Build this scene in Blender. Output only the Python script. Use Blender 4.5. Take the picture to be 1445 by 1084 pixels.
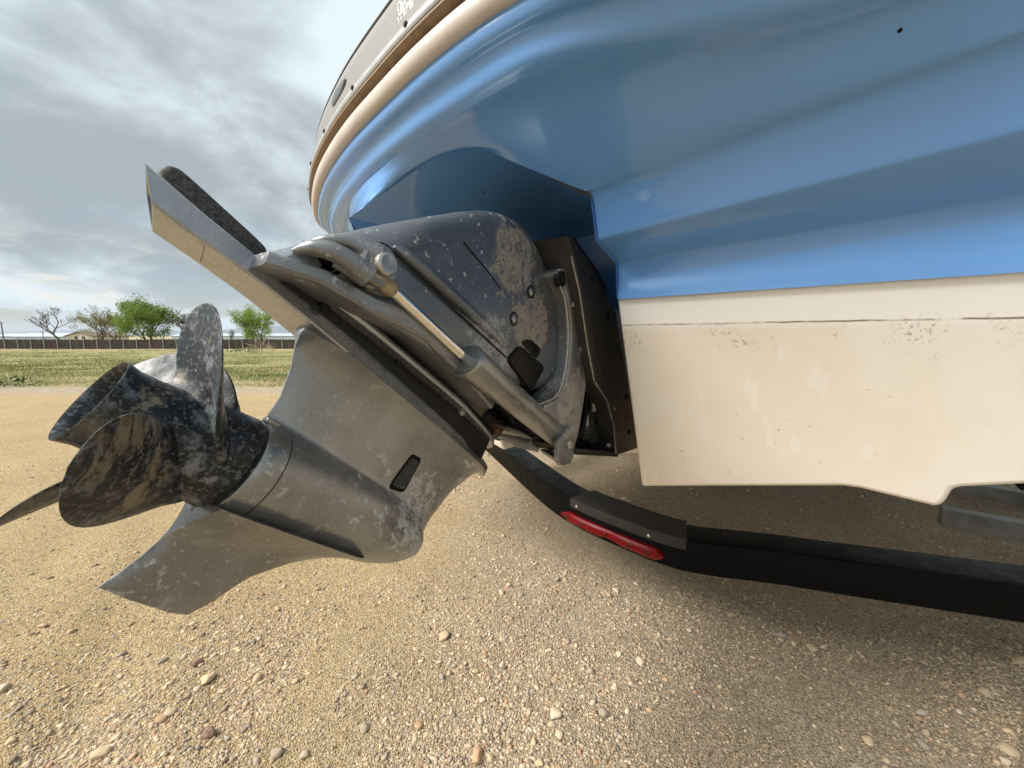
import bpy, bmesh, math, random
import numpy as np
from mathutils import Vector, Matrix
for o in list(bpy.data.objects): bpy.data.objects.remove(o)
S = bpy.context.scene
R = math.radians
# ------------------------------------------------------------------ camera
CAM_H, PITCH, FPX = 1.0, R(7.1), 543.0
cd = bpy.data.cameras.new('camera'); cam = bpy.data.objects.new('camera', cd)
S.collection.objects.link(cam); S.camera = cam
cam.location = (0, 0, CAM_H); cam.rotation_euler = (math.pi/2-PITCH, 0, 0)
cd.sensor_width = 36; cd.lens = FPX/1445*36; cd.clip_start = 0.02; cd.clip_end = 60000
# ------------------------------------------------------------------ world, sun, exposure
SUN_EL, SUN_AZ = R(45), R(-105)          # azimuth from +Y towards +X
SUND = Vector((math.sin(SUN_AZ)*math.cos(SUN_EL), math.cos(SUN_AZ)*math.cos(SUN_EL), math.sin(SUN_EL)))
def build_world():
    w = bpy.data.worlds.new('World'); S.world = w; w.use_nodes = True
    nt = w.node_tree; nt.nodes.clear(); N = nt.nodes.new; L = nt.links.new
    out = N('ShaderNodeOutputWorld'); bg = N('ShaderNodeBackground'); L(bg.outputs[0], out.inputs[0])
    sky = N('ShaderNodeTexSky'); sky.sky_type = 'NISHITA'; sky.sun_disc = False
    sky.sun_elevation = SUN_EL; sky.sun_rotation = SUN_AZ; sky.air_density = 1.0; sky.dust_density = 1.5
    def math_(op, a, b=None, clamp=False):
        n = N('ShaderNodeMath'); n.operation = op; n.use_clamp = clamp
        for i, v in enumerate((a, b)):
            if v is None: continue
            if isinstance(v, (int, float)): n.inputs[i].default_value = v
            else: L(v, n.inputs[i])
        return n.outputs[0]
    def vec(op, a, b=None):
        n = N('ShaderNodeVectorMath'); n.operation = op
        for i, v in enumerate((a, b)):
            if v is None: continue
            if isinstance(v, tuple): n.inputs[i].default_value = v
            else: L(v, n.inputs[i])
        return n
    def mixc(f, a, b):
        n = N('ShaderNodeMix'); n.data_type = 'RGBA'
        for k, v in ((0, f), (6, a), (7, b)):
            if isinstance(v, tuple): n.inputs[k].default_value = (*v, 1)
            elif isinstance(v, (int, float)): n.inputs[k].default_value = v
            else: L(v, n.inputs[k])
        return n.outputs[2]
    def ramp(v, *st):
        n = N('ShaderNodeMapRange'); n.interpolation_type = 'SMOOTHSTEP'
        L(v, n.inputs[0]); n.inputs[1].default_value = st[0]; n.inputs[2].default_value = st[1]
        n.inputs[3].default_value = st[2] if len(st) > 2 else 0; n.inputs[4].default_value = st[3] if len(st) > 3 else 1
        return n.outputs[0]
    tc = N('ShaderNodeTexCoord'); d = tc.outputs['Generated']
    sep = N('ShaderNodeSeparateXYZ'); L(d, sep.inputs[0])
    zz = math_('MAXIMUM', sep.outputs[2], 0.0); den = math_('ADD', zz, 0.36)
    px_ = math_('DIVIDE', sep.outputs[0], den); py_ = math_('DIVIDE', sep.outputs[1], den)
    cmb = N('ShaderNodeCombineXYZ'); L(px_, cmb.inputs[0]); L(py_, cmb.inputs[1])
    def noise(scale, detail, rough, off=(0, 0, 0), dist=0.0):
        n = N('ShaderNodeTexNoise'); a = vec('ADD', cmb.outputs[0], off); L(a.outputs[0], n.inputs['Vector'])
        n.inputs['Scale'].default_value = scale; n.inputs['Detail'].default_value = detail
        n.inputs['Roughness'].default_value = rough; n.inputs['Distortion'].default_value = dist
        return n.outputs[0]
    big = noise(1.25, 5, .5, (3.1, 1.7, 0), .3); med = noise(3.2, 7, .55, (8, 2, 1), .4)
    nz = math_('ADD', math_('MULTIPLY', big, .62), math_('MULTIPLY', med, .38))
    shade = ramp(nz, .40, .58)
    dark = (.20, .23, .25); light = (.42, .475, .495)
    cc = mixc(shade, dark, light)
    # forward scattering: cloud deck is brighter towards the sun
    dt = vec('DOT_PRODUCT', d, tuple(SUND)).outputs['Value']
    glow = ramp(dt, .55, 1.0, 1.0, 1.6)
    cc = vec('SCALE', cc); L(glow, cc.inputs['Scale'])
    # low cloud bank near horizon: warm white tops, blue gaps
    lown = N('ShaderNodeTexNoise'); lv = vec('MULTIPLY', d, (3.2, 3.2, 11.0)); L(lv.outputs[0], lown.inputs['Vector'])
    lown.inputs['Scale'].default_value = 1.0; lown.inputs['Detail'].default_value = 7; lown.inputs['Roughness'].default_value = .58; lown.inputs['Distortion'].default_value = .3
    low = lown.outputs[0]
    lowm = ramp(sep.outputs[2], .22, .05)
    gap = math_('MULTIPLY', ramp(low, .50, .60), ramp(sep.outputs[2], .26, .12))
    blue = vec('SCALE', sky.outputs[0]); blue.inputs['Scale'].default_value = .05
    warm = mixc(math_('MULTIPLY', ramp(low, .48, .40), lowm), cc.outputs[0], (.48, .465, .42))
    fin = mixc(math_('MULTIPLY', gap, .85), warm, blue.outputs[0])
    L(fin, bg.inputs[0]); bg.inputs[1].default_value = 1.0
build_world()
sl = bpy.data.lights.new('sun', 'SUN'); sl.energy = 3.2; sl.angle = R(30); sl.color = (1, .952, .88)
so = bpy.data.objects.new('sun', sl); S.collection.objects.link(so); so.location = (-4, 6, 10)
so.rotation_euler = (-SUND).to_track_quat('-Z', 'Y').to_euler()
S.view_settings.view_transform = 'Standard'; S.view_settings.look = 'None'; S.view_settings.gamma = 1
S.view_settings.exposure = 1.0
S.render.engine = 'CYCLES'; S.cycles.max_bounces = 7; S.cycles.diffuse_bounces = 5; S.cycles.glossy_bounces = 3
rng = np.random.default_rng(7); random.seed(7)
# ------------------------------------------------------------------ geometry helpers
CAMP = np.array([0, 0, CAM_H])
def ray(x, y):
    u = (x-722.5)/FPX; v = (542-y)/FPX
    return np.array([u, math.cos(PITCH)+v*math.sin(PITCH), v*math.cos(PITCH)-math.sin(PITCH)])
def on_plane(x, y, p0, n):
    r = ray(x, y); return CAMP + r*(np.dot(p0-CAMP, n)/np.dot(r, n))
def axes(deg):
    a = R(deg); return np.array([math.sin(a), math.cos(a), 0.]), np.array([math.cos(a), -math.sin(a), 0.])
UPV = np.array([0, 0, 1.])
# drive frame: U along the propeller shaft (aft), V up the leg, W towards the boat's starboard side
FD, WD = axes(35); TILT = R(40.4)
_r = ray(810, 520); P0 = CAMP + _r*1.2/_r[1]
UD = -FD*math.cos(TILT)+UPV*math.sin(TILT); VD = FD*math.sin(TILT)+UPV*math.cos(TILT)
RC = on_plane(327.5, 652.5, P0, WD)
def D(u, v, w): return RC+UD*u+VD*v+WD*w
def duv(x, y, w=0.):
    q = on_plane(x, y, P0+w*WD, WD)-RC; return (float(q@UD), float(q@VD))
def dpt(x, y, w): return on_plane(x, y, P0+w*WD, WD)
# boat frame
FB, TB = axes(41)
def B(t, a, z): return np.array([0, 0, z])+TB*t-FB*a
TC = float((P0-CAMP)@TB)
def b_at_t(x, y, t):
    r = ray(x, y); s = t/float(r@TB); return (-s*float(r@FB), CAM_H+s*r[2])
def b_at_z(x, y, z):
    r = ray(x, y); s = (z-CAM_H)/r[2]; return (s*float(r@TB), -s*float(r@FB))

def link(o): S.collection.objects.link(o); return o
def mesh_obj(name, verts, faces, mat, parent=None, smooth=True, angle=40, loc=None):
    verts = np.asarray(verts, float)
    base = np.array(parent['_base']) if parent is not None else (np.array(loc) if loc is not None else np.zeros(3))
    me = bpy.data.meshes.new(name); me.from_pydata((verts-base).tolist(), [], [tuple(int(i) for i in f) for f in faces])
    bm = bmesh.new(); bm.from_mesh(me); bmesh.ops.remove_doubles(bm, verts=bm.verts, dist=1e-6)
    bmesh.ops.recalc_face_normals(bm, faces=bm.faces); bm.to_mesh(me); bm.free()
    if smooth:
        me.polygons.foreach_set('use_smooth', [True]*len(me.polygons))
        me.set_sharp_from_angle(angle=R(angle))
    if mat: me.materials.append(mat)
    o = link(bpy.data.objects.new(name, me))
    if parent is not None:
        pb = np.array(parent['_base']); o.parent = parent
        o['_base'] = list(pb)
    else: o.location = tuple(base); o['_base'] = list(base)
    return o
def thing(name, loc, label, cat, group=None):
    e = link(bpy.data.objects.new(name, None)); e.location = tuple(loc); e['_base'] = [float(c) for c in loc]
    e.empty_display_size = .1; e['label'] = label; e['category'] = cat
    if group: e['group'] = group
    return e
def tag(o, label, cat, group=None):
    o['label'] = label; o['category'] = cat
    if group: o['group'] = group
    return o
def join(*parts):
    V, F = [], []
    for v, f in parts:
        n = len(V); V += [tuple(p) for p in v]; F += [tuple(i+n for i in q) for q in f]
    return V, F
def chaikin(p, n=2, closed=True):
    p = [np.asarray(q, float) for q in p]
    for _ in range(n):
        q = []
        m = len(p)
        for i in range(m if closed else m-1):
            a, b = p[i], p[(i+1) % m]; q += [a*.75+b*.25, a*.25+b*.75]
        if not closed: q = [p[0]]+q+[p[-1]]
        p = q
    return p
def catmull(P, n=8):
    P = [np.asarray(p, float) for p in P]; out = []
    Q = [2*P[0]-P[1]]+P+[2*P[-1]-P[-2]]
    for i in range(1, len(Q)-2):
        a, b, c, d = Q[i-1:i+3]
        for k in range(n):
            t = k/n; out.append(.5*((2*b)+(c-a)*t+(2*a-5*b+4*c-d)*t*t+(3*b-a-3*c+d)*t**3))
    out.append(P[-1]); return out
def rounded(c, r=.18, n=3):
    c = [np.asarray(p, float) for p in c]; out = []; m = len(c)
    for i in range(m):
        a, b, d = c[i-1], c[i], c[(i+1) % m]
        for k in range(n+1):
            t = k/n; p = b+(a-b)*r; q = b+(d-b)*r; out.append((1-t)**2*p+2*t*(1-t)*b+t*t*q)
    return out
def area2(p): return .5*sum(p[i][0]*p[(i+1) % len(p)][1]-p[(i+1) % len(p)][0]*p[i][1] for i in range(len(p)))
def inset(p, d):
    n = len(p); out = []
    for i in range(n):
        a, b, c = np.array(p[i-1][:2]), np.array(p[i][:2]), np.array(p[(i+1) % n][:2])
        e1 = b-a; e2 = c-b; e1 /= np.linalg.norm(e1)+1e-12; e2 /= np.linalg.norm(e2)+1e-12
        n1 = np.array([-e1[1], e1[0]]); n2 = np.array([-e2[1], e2[0]]); m = n1+n2; L = np.linalg.norm(m)
        m = m/L if L > 1e-6 else n1
        k = 1/max(.5, float(m@n1)); out.append(b+m*d*k)
    return out
def slab(outline, w0, w1, r, fmap, seg=4, r1=None):
    """closed 2-D outline extruded from w0 to w1 with rounded edges of radius r"""
    p = [np.array(q[:2], float) for q in outline]
    if area2(p) < 0: p = p[::-1]
    rings = []
    lo, hi = min(w0, w1), max(w0, w1)
    for k in range(seg+1):
        a = k/seg*math.pi/2; rings.append((r*(1-math.sin(a)), lo+r*(1-math.cos(a))))
    rings2 = [(i, hi-(w-lo)) for i, w in rings][::-1]
    V, F = [], []; n = len(p)
    allr = rings+rings2
    for ins, w in allr:
        q = inset(p, ins) if ins > 1e-9 else p
        V += [fmap(c[0], c[1], w) for c in q]
    for j in range(len(allr)-1):
        for i in range(n):
            F.append((j*n+i, j*n+(i+1) % n, (j+1)*n+(i+1) % n, (j+1)*n+i))
    F.append(tuple(range(n))[::-1]); F.append(tuple((len(allr)-1)*n+i for i in range(n)))
    return V, F
def frame_on(d):
    d = d/np.linalg.norm(d); h = np.array([0, 0, 1.]) if abs(d[2]) < .9 else np.array([1., 0, 0])
    x = np.cross(h, d); x /= np.linalg.norm(x); return x, np.cross(d, x), d
def tube(path, rad, n=12, caps=True, flat=1.0, up=None):
    P = [np.asarray(p, float) for p in path]; m = len(P)
    rad = [rad]*m if isinstance(rad, (int, float)) else list(rad)
    V, F = [], []; px = None
    for i in range(m):
        d = P[min(i+1, m-1)]-P[max(i-1, 0)]; d = d/(np.linalg.norm(d)+1e-12)
        if px is None: x, y, _ = frame_on(d) if up is None else (None, None, None)
        if up is not None:
            x = np.cross(up, d); x /= np.linalg.norm(x); y = np.cross(d, x)
        elif px is not None:
            x = px-d*(px@d); x /= np.linalg.norm(x); y = np.cross(d, x)
        px = x
        for k in range(n):
            a = 2*math.pi*k/n; V.append(P[i]+rad[i]*(x*math.cos(a)*flat+y*math.sin(a)))
    for i in range(m-1):
        for k in range(n): F.append((i*n+k, i*n+(k+1) % n, (i+1)*n+(k+1) % n, (i+1)*n+k))
    if caps: F.append(tuple(range(n))[::-1]); F.append(tuple((m-1)*n+k for k in range(n)))
    return V, F
def lathe(prof, o, ax, n=32, e1=None):
    """prof: list of (s, r) along axis ax from point o"""
    ax = np.asarray(ax, float); ax = ax/np.linalg.norm(ax)
    x, y, _ = frame_on(ax)
    V, F = [], []
    for s, r in prof:
        for k in range(n):
            a = 2*math.pi*k/n; V.append(o+ax*s+r*(x*math.cos(a)+y*math.sin(a)))
    for i in range(len(prof)-1):
        for k in range(n): F.append((i*n+k, i*n+(k+1) % n, (i+1)*n+(k+1) % n, (i+1)*n+k))
    if prof[0][1] > 1e-6: F.append(tuple(range(n))[::-1])
    if prof[-1][1] > 1e-6: F.append(tuple((len(prof)-1)*n+k for k in range(n)))
    return V, F
def grid_faces(nr, nc, close=False):
    F = []
    for i in range(nr-1):
        for j in range(nc if close else nc-1):
            F.append((i*nc+j, i*nc+(j+1) % nc, (i+1)*nc+(j+1) % nc, (i+1)*nc+j))
    return F
def box(c, sx, sy, sz, ex=(1, 0, 0), ey=(0, 1, 0), ez=(0, 0, 1)):
    c = np.asarray(c, float); ex, ey, ez = map(np.asarray, (ex, ey, ez)); V = []
    for k in (-1, 1):
        for j in (-1, 1):
            for i in (-1, 1): V.append(c+ex*(i*sx/2)+ey*(j*sy/2)+ez*(k*sz/2))
    return V, [(0, 2, 3, 1), (4, 5, 7, 6), (0, 1, 5, 4), (2, 6, 7, 3), (0, 4, 6, 2), (1, 3, 7, 5)]
# ------------------------------------------------------------------ material helpers
class MB:
    def __init__(s, name):
        s.m = bpy.data.materials.new(name); s.m.use_nodes = True; s.t = s.m.node_tree
        s.b = s.t.nodes['Principled BSDF']; s.co = None
    def N(s, k): return s.t.nodes.new(k)
    def L(s, a, b): s.t.links.new(a, b)
    def coord(s, kind='Object'):
        if s.co is None: s.co = s.N('ShaderNodeTexCoord')
        return s.co.outputs[kind]
    def pos(s):
        return s.N('ShaderNodeNewGeometry').outputs['Position']
    def noise(s, scale, detail=4, rough=.55, vec=None, dist=0):
        n = s.N('ShaderNodeTexNoise'); s.L(vec if vec is not None else s.pos(), n.inputs['Vector'])
        n.inputs['Scale'].default_value = scale; n.inputs['Detail'].default_value = detail
        n.inputs['Roughness'].default_value = rough; n.inputs['Distortion'].default_value = dist
        return n.outputs[0]
    def voro(s, scale, vec=None, feature='F1', out=0):
        n = s.N('ShaderNodeTexVoronoi'); n.feature = feature
        s.L(vec if vec is not None else s.pos(), n.inputs['Vector']); n.inputs['Scale'].default_value = scale
        return n.outputs[out]
    def mr(s, v, a, b, c=0., d=1., smooth=True):
        n = s.N('ShaderNodeMapRange'); n.interpolation_type = 'SMOOTHSTEP' if smooth else 'LINEAR'
        s.L(v, n.inputs[0])
        for i, x in enumerate((a, b, c, d)): n.inputs[i+1].default_value = x
        return n.outputs[0]
    def math(s, op, a, b=None, clamp=False):
        n = s.N('ShaderNodeMath'); n.operation = op; n.use_clamp = clamp
        for i, v in enumerate((a, b)):
            if v is None: continue
            if isinstance(v, (int, float)): n.inputs[i].default_value = v
            else: s.L(v, n.inputs[i])
        return n.outputs[0]
    def mix(s, f, a, b):
        n = s.N('ShaderNodeMix'); n.data_type = 'RGBA'
        for k, v in ((0, f), (6, a), (7, b)):
            if isinstance(v, tuple): n.inputs[k].default_value = (*v[:3], 1)
            elif isinstance(v, (int, float)): n.inputs[k].default_value = v
            else: s.L(v, n.inputs[k])
        return n.outputs[2]
    def sep(s, v=None):
        n = s.N('ShaderNodeSeparateXYZ'); s.L(v if v is not None else s.pos(), n.inputs[0]); return n.outputs
    def mapping(s, scale=(1, 1, 1), rot=(0, 0, 0), vec=None):
        n = s.N('ShaderNodeMapping'); s.L(vec if vec is not None else s.pos(), n.inputs[0])
        n.inputs['Scale'].default_value = scale; n.inputs['Rotation'].default_value = rot; return n.outputs[0]
    def bump(s, h, strength=.3, dist=.01):
        n = s.N('ShaderNodeBump'); n.inputs['Strength'].default_value = strength; n.inputs['Distance'].default_value = dist
        s.L(h, n.inputs['Height']); s.L(n.outputs[0], s.b.inputs['Normal'])
    def set(s, **k):
        nm = dict(color='Base Color', rough='Roughness', metal='Metallic', coat='Coat Weight', coatr='Coat Roughness', spec='Specular IOR Level', trans='Transmission Weight', sub='Subsurface Weight', ior='IOR')
        for a, v in k.items():
            i = s.b.inputs[nm[a]]
            if isinstance(v, tuple): i.default_value = (*v[:3], 1)
            elif isinstance(v, (int, float)): i.default_value = v
            else: s.L(v, i)
        return s
def plain(name, col, rough=.5, metal=0., var=.12, scale=30, bump=0., **k):
    m = MB(name); n = m.noise(scale, 5)
    c = m.mix(m.mr(n, .3, .7), tuple(x*(1-var) for x in col), tuple(min(1, x*(1+var)) for x in col))
    m.set(color=c, rough=m.mr(n, .3, .7, rough*.85, min(1, rough*1.15)), metal=metal, **k)
    if bump: m.bump(n, bump, .002)
    return m.m

def paint_spotted(name, base, spot, metal, rough, amount=.5, scale=60, patch=None):
    """weathered drive paint: satin grey with dried mineral spotting; patch = dried silt in a region (centre, radius)"""
    m = MB(name)
    reg = m.noise(5, 3, .5)
    sp = m.noise(scale, 7, .68); fine = m.noise(scale*3.5, 3, .6)
    lo = .64-.08*amount
    a = m.mr(sp, lo, lo+.06); b = m.mr(fine, .60, .66)
    k = m.math('MULTIPLY', a, m.mr(reg, .38, .56))
    k = m.math('MAXIMUM', k, m.math('MULTIPLY', b, .42*amount))
    k = m.math('MULTIPLY', k, .9)
    bc = m.mix(m.mr(m.noise(9, 4), .35, .65), tuple(x*.85 for x in base), tuple(x*1.15 for x in base))
    col = m.mix(k, bc, spot)
    if patch:
        for c, rd, tint, st in patch:
            v = m.N('ShaderNodeVectorMath'); v.operation = 'DISTANCE'; m.L(m.pos(), v.inputs[0]); v.inputs[1].default_value = tuple(c)
            f = m.mr(v.outputs['Value'], rd, rd*.35)
            g = m.math('ADD', m.noise(42, 10, .74), m.math('MULTIPLY', m.math('SUBTRACT', f, .5), .30))
            g = m.math('MULTIPLY', m.math('MULTIPLY', m.mr(g, .555, .63), m.mr(f, 0, .3)), m.mr(m.noise(170, 6, .7), .34, .56))
            k = m.math('MAXIMUM', k, m.math('MULTIPLY', g, st)); col = m.mix(m.math('MULTIPLY', g, st), col, tint)
    m.set(color=col, metal=m.math('MULTIPLY', m.math('SUBTRACT', 1.0, k), metal), rough=m.math('ADD', rough, m.math('MULTIPLY', k, .4)), coat=.0)
    m.bump(m.math('ADD', m.math('MULTIPLY', k, .5), m.noise(240, 3)), .12, .001)
    return m.m

# ------------------------------------------------------------------ materials
SILT = (.32, .275, .21); CHALK = (.50, .50, .49)
M_case = paint_spotted('drive_paint', (.285, .287, .28), CHALK, .75, .32, 1.0, 62,
    [(D(-.28, .05, .05), .10, CHALK, .7), (D(-.33, .0, .03), .08, CHALK, .6)])
M_skeg = paint_spotted('skeg_paint', (.255, .248, .235), (.52, .52, .51), .65, .36, 1.25, 48)
M_house = paint_spotted('upper_housing_paint', (.145, .158, .172), CHALK, .6, .36, .4, 70,
    [(D(-.15, .51, .10), .125, SILT, .9), (D(-.27, .46, .10), .115, SILT, .85), (D(-.20, .33, .11), .11, CHALK, .55)])
M_arm = paint_spotted('gimbal_paint', (.21, .215, .22), CHALK, .6, .36, .8, 60, [(D(-.5, .40, .12), .16, (.38, .36, .32), .8)])
M_plate = paint_spotted('plate_paint', (.36, .38, .405), CHALK, .8, .26, .2, 60)
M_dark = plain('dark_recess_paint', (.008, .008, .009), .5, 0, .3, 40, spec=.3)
M_black = plain('black_rubber', (.003, .0032, .004), .3, 0, .25, 60, spec=.15)
M_bolt = plain('stainless_bolt', (.42, .40, .37), .38, .85, .2, 90, .15)
M_chrome = plain('chrome_rod', (.80, .76, .68), .08, 1., .04, 60)
M_brass = plain('seal_ring', (.30, .25, .15), .6, .3, .35, 80)
M_rust = plain('rusty_steel', (.12, .055, .028), .8, .2, .5, 70, .3)
M_grit = plain('coarse_foam', (.075, .073, .068), .95, 0, .6, 260, .9)
def prop_mat():
    m = MB('propeller_paint')
    a = m.noise(22, 8, .68); b = m.noise(75, 6, .7); r = m.noise(6, 3)
    k = m.math('MULTIPLY', m.mr(a, .50, .62), m.mr(b, .42, .60)); k = m.math('MAXIMUM', k, m.math('MULTIPLY', m.mr(m.noise(210, 4, .7), .54, .62), .6))
    silt = m.math('MULTIPLY', m.mr(m.noise(34, 9, .74), .54, .62), m.mr(r, .50, .60))
    z = m.mr(m.sep(m.N('ShaderNodeNewGeometry').outputs['Normal'])[2], -.2, .7)
    c = m.mix(m.math('MULTIPLY', k, .62), (.006, .0085, .013), (.29, .305, .32))
    vd = m.N('ShaderNodeVectorMath'); vd.operation = 'DISTANCE'; m.L(m.pos(), vd.inputs[0]); vd.inputs[1].default_value = tuple(RC+UD*.11+.105*(math.cos(R(122))*VD+math.sin(R(122))*WD))
    silt = m.math('MAXIMUM', silt, m.math('MULTIPLY', m.mr(vd.outputs['Value'], .085, .05), m.mr(m.noise(1, 8, .72, m.mapping((34, 34, 14))), .46, .58)))
    c = m.mix(m.math('MULTIPLY', silt, .8), c, (.24, .20, .135))
    m.set(color=c, rough=m.mr(a, .3, .7, .30, .65), metal=0., spec=.4)
    m.bump(m.math('ADD', a, m.math('MULTIPLY', b, .5)), .25, .0012)
    return m.m
M_prop = prop_mat()
def gelcoat_blue():
    m = MB('blue_gelcoat'); n = m.noise(2.5, 3)
    peel = m.noise(420, 2)
    m.set(color=m.mix(m.mr(n, .3, .7), (.125, .32, .70), (.14, .34, .73)), rough=.25, metal=.0, coat=.7, coatr=.05, spec=.5)
    m.bump(m.math('ADD', m.math('MULTIPLY', m.noise(5, 2), 6.0), m.math('MULTIPLY', peel, .05)), .05, .004)
    return m.m
M_blue = gelcoat_blue()
def gelcoat_white():
    m = MB('white_gelcoat'); P = m.pos(); x, y, z = m.sep(P)
    n1 = m.noise(3.2, 5, .55); n2 = m.noise(60, 7, .7); n3 = m.noise(14, 5, .6)
    streak = m.noise(1, 1.2, .5, m.mapping((30, 30, .5)))
    below = m.mr(z, 1.030, 1.008)
    clean = (.89, .87, .855); yel = (.765, .675, .56)
    c = m.mix(m.math('MULTIPLY', below, m.mr(n1, .25, .7, .3, .85)), clean, yel)
    c = m.mix(m.math('MULTIPLY', m.math('MULTIPLY', below, m.mr(streak, .63, .68)), .55), c, (.83, .79, .74))
    # scum line and speckles clustered just under it
    wob = m.math('ADD', z, m.math('MULTIPLY', m.math('SUBTRACT', n3, .5), .004))
    line = m.math('MULTIPLY', m.mr(m.math('ABSOLUTE', m.math('SUBTRACT', wob, 1.024)), .0022, .0006), m.mr(m.noise(9, 6, .7), .34, .56))
    c = m.mix(m.math('MULTIPLY', line, .9), c, (.20, .13, .07))
    band = m.mr(m.math('ABSOLUTE', m.math('SUBTRACT', z, .995)), .055, .0)
    sp = m.math('MULTIPLY', m.mr(m.noise(170, 5, .75), .55, .61), m.math('MULTIPLY', m.mr(n3, .50, .62), band))
    sp2 = m.math('MULTIPLY', m.mr(m.noise(120, 4, .7), .655, .69), m.math('MULTIPLY', below, m.mr(m.noise(8, 4), .48, .62)))
    c = m.mix(m.math('MULTIPLY', m.math('MAXIMUM', sp, sp2), .75), c, (.17, .115, .075))
    m.set(color=c, rough=m.math('ADD', .22, m.math('MULTIPLY', below, .16)), coat=.25, coatr=.15)
    m.bump(n2, .04, .001)
    return m.m
M_white = gelcoat_white()
M_rail = plain('rub_rail_vinyl', (.52, .455, .405), .45, 0, .06, 20)
M_trim = plain('rail_trim', (.34, .335, .325), .4, .1, .08, 50)
M_gap_shade = plain('rail_gap_shade', (.24, .165, .105), .8, 0, .2, 60)  # brown tone stands in for the shade in the gap under the trim
M_mat = plain('grey_platform_side', (.20, .195, .19), .7, 0, .08, 300, .3)
M_bar = plain('black_frame_paint', (.0018, .0021, .0026), .5, 0, .15, 25, .03, spec=.10)
M_rubber = plain('step_pad', (.022, .019, .015), .72, 0, .25, 40, .15)
def lens_mat():
    m = MB('red_lens'); n = m.noise(130, 3)
    m.set(color=m.mix(m.mr(n, .35, .65), (.10, .001, .003), (.19, .003, .005)), rough=.4, coat=.0, spec=.2)
    m.bump(m.voro(160), .1, .001)
    return m.m
M_lens = lens_mat()
M_lensd = plain('red_lens_dark', (.07, .002, .003), .25, 0, .3, 90)
M_galv = plain('galvanised_steel', (.17, .17, .16), .6, .2, .22, 18, .05)
M_tyre = plain('tyre_rubber', (.014, .014, .014), .8, 0, .2, 60)
M_wire = plain('wire_sleeve', (.30, .27, .22), .6, 0, .2, 60)

# ------------------------------------------------------------------ the stern drive
drive = thing('stern_drive', (float(P0[0]), float(P0[1]), float(P0[2])),
    'grey weathered stern drive tilted up behind the boat, with propeller and skeg', 'stern drive')
RT = .0585
def R_t(u):
    return RT if u > -.19 else RT*math.sqrt(max(0., 1-((u+.19)/.172)**2))
TE = sorted([duv(x, y)[::-1] for x, y in [(420, 468), (410, 520), (395, 560), (375, 590)]])
SK_TE = sorted([duv(x, y)[::-1] for x, y in [(275, 718), (200, 785), (130, 835)]])
SK_LE = sorted([duv(x, y)[::-1] for x, y in [(285, 858), (350, 815), (410, 793), (450, 783), (500, 782)]])
LE = sorted([duv(x, y)[::-1] for x, y in [(580, 778), (600, 735), (630, 695), (665, 665), (684, 659)]])
def itp(tab, v): return float(np.interp(v, [p[0] for p in tab], [p[1] for p in tab]))
V_TOP = .181
def case_h(u, v):
    ht = math.sqrt(max(0., R_t(u)**2-v*v)) if u > -.362 else 0.
    hs = 0.
    if v > -.02:
        le, te = itp(LE, v), itp(TE, v) if v > .062 else .02
        s = min(1, max(0, (u-le)/(te-le+1e-9)))
        tm = .031+.012*max(0, (v-.06)/.12)**2+.0*v
        hs = tm*max(0., math.sin(math.pi*s**.62))**.62
        if v > .145: hs = max(hs, 0)+ (.055-hs)*max(0, (v-.145)/.04)**2.2*min(1, 6*min(s, 1-s)+.25)
    p = 3.2
    return (ht**p+hs**p)**(1/p)
def build_case():
    rows = np.concatenate([np.linspace(-.0584, -.045, 7), np.linspace(-.04, .05, 19), np.linspace(.054, V_TOP, 24)])
    nc = 56; V = []; grid = []
    for v in rows:
        te = itp(TE, v) if v > .060 else -.014
        if v > -.02: le = itp(LE, v)
        else: le = 0.
        nose = -.19-.172*math.sqrt(max(0, 1-(v/RT)**2)) if abs(v) < RT else 0
        le = min(le, nose)
        le = max(le, -.47)
        row = []
        for i in range(nc):
            s = .5-.5*math.cos(math.pi*i/(nc-1)); u = le+(te-le)*s
            h = max(case_h(u, v), .0012)
            row.append((u, v, h))
        grid.append(row)
    pts = []
    for row in grid:
        pts += [D(u, v, h) for u, v, h in row]+[D(u, v, -h) for u, v, h in row[::-1]]
    n2 = nc*2
    F = grid_faces(len(grid), n2, True)
    F.append(tuple(range(n2))[::-1]); F.append(tuple((len(grid)-1)*n2+i for i in range(n2)))
    return pts, F
v_, f_ = build_case()
case = mesh_obj('gearcase', v_, f_, M_case, drive, True, 50)
def build_skeg():
    rows = np.linspace(-.159, -.045, 22); nc = 24; pts = []
    for v in rows:
        te, le = itp(SK_TE, v), itp(SK_LE, v)
        if v < -.150:                       # lower rounded end
            k = (-.150-v)/.009; te = te-.07*k**1.0; le = le+.01*k
            te = max(te, le+.012)
        for sgn in (1, -1):
            for i in range(nc):
                s = i/(nc-1); s = s if sgn > 0 else 1-s
                ff = min(1, .18+2.2*math.sqrt(max(0, s*(1-s))))
                base = .0048+.0042*(v+.159)/.11
                fil = .043*max(0, (v+.098)/.048)**1.8
                pts.append(D(le+(te-le)*s, v, sgn*(base*ff+fil*min(1, .45+3*min(s, 1-s+.3)))))
    n2 = nc*2; F = grid_faces(len(rows), n2, True); F.append(tuple(range(n2))[::-1]); F.append(tuple((len(rows)-1)*n2+i for i in range(n2)))
    return pts, F
v_, f_ = build_skeg(); mesh_obj('skeg', v_, f_, M_skeg, drive, True, 60)
v_, f_ = lathe([(-.030, .0565), (-.0285, .0600), (-.012, .0603), (-.002, .0590), (0, .0572), (.0, .050), (-.01, .049)], RC, UD, 48)
mesh_obj('bearing_carrier', v_, f_, M_case, drive, True, 35)
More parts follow.
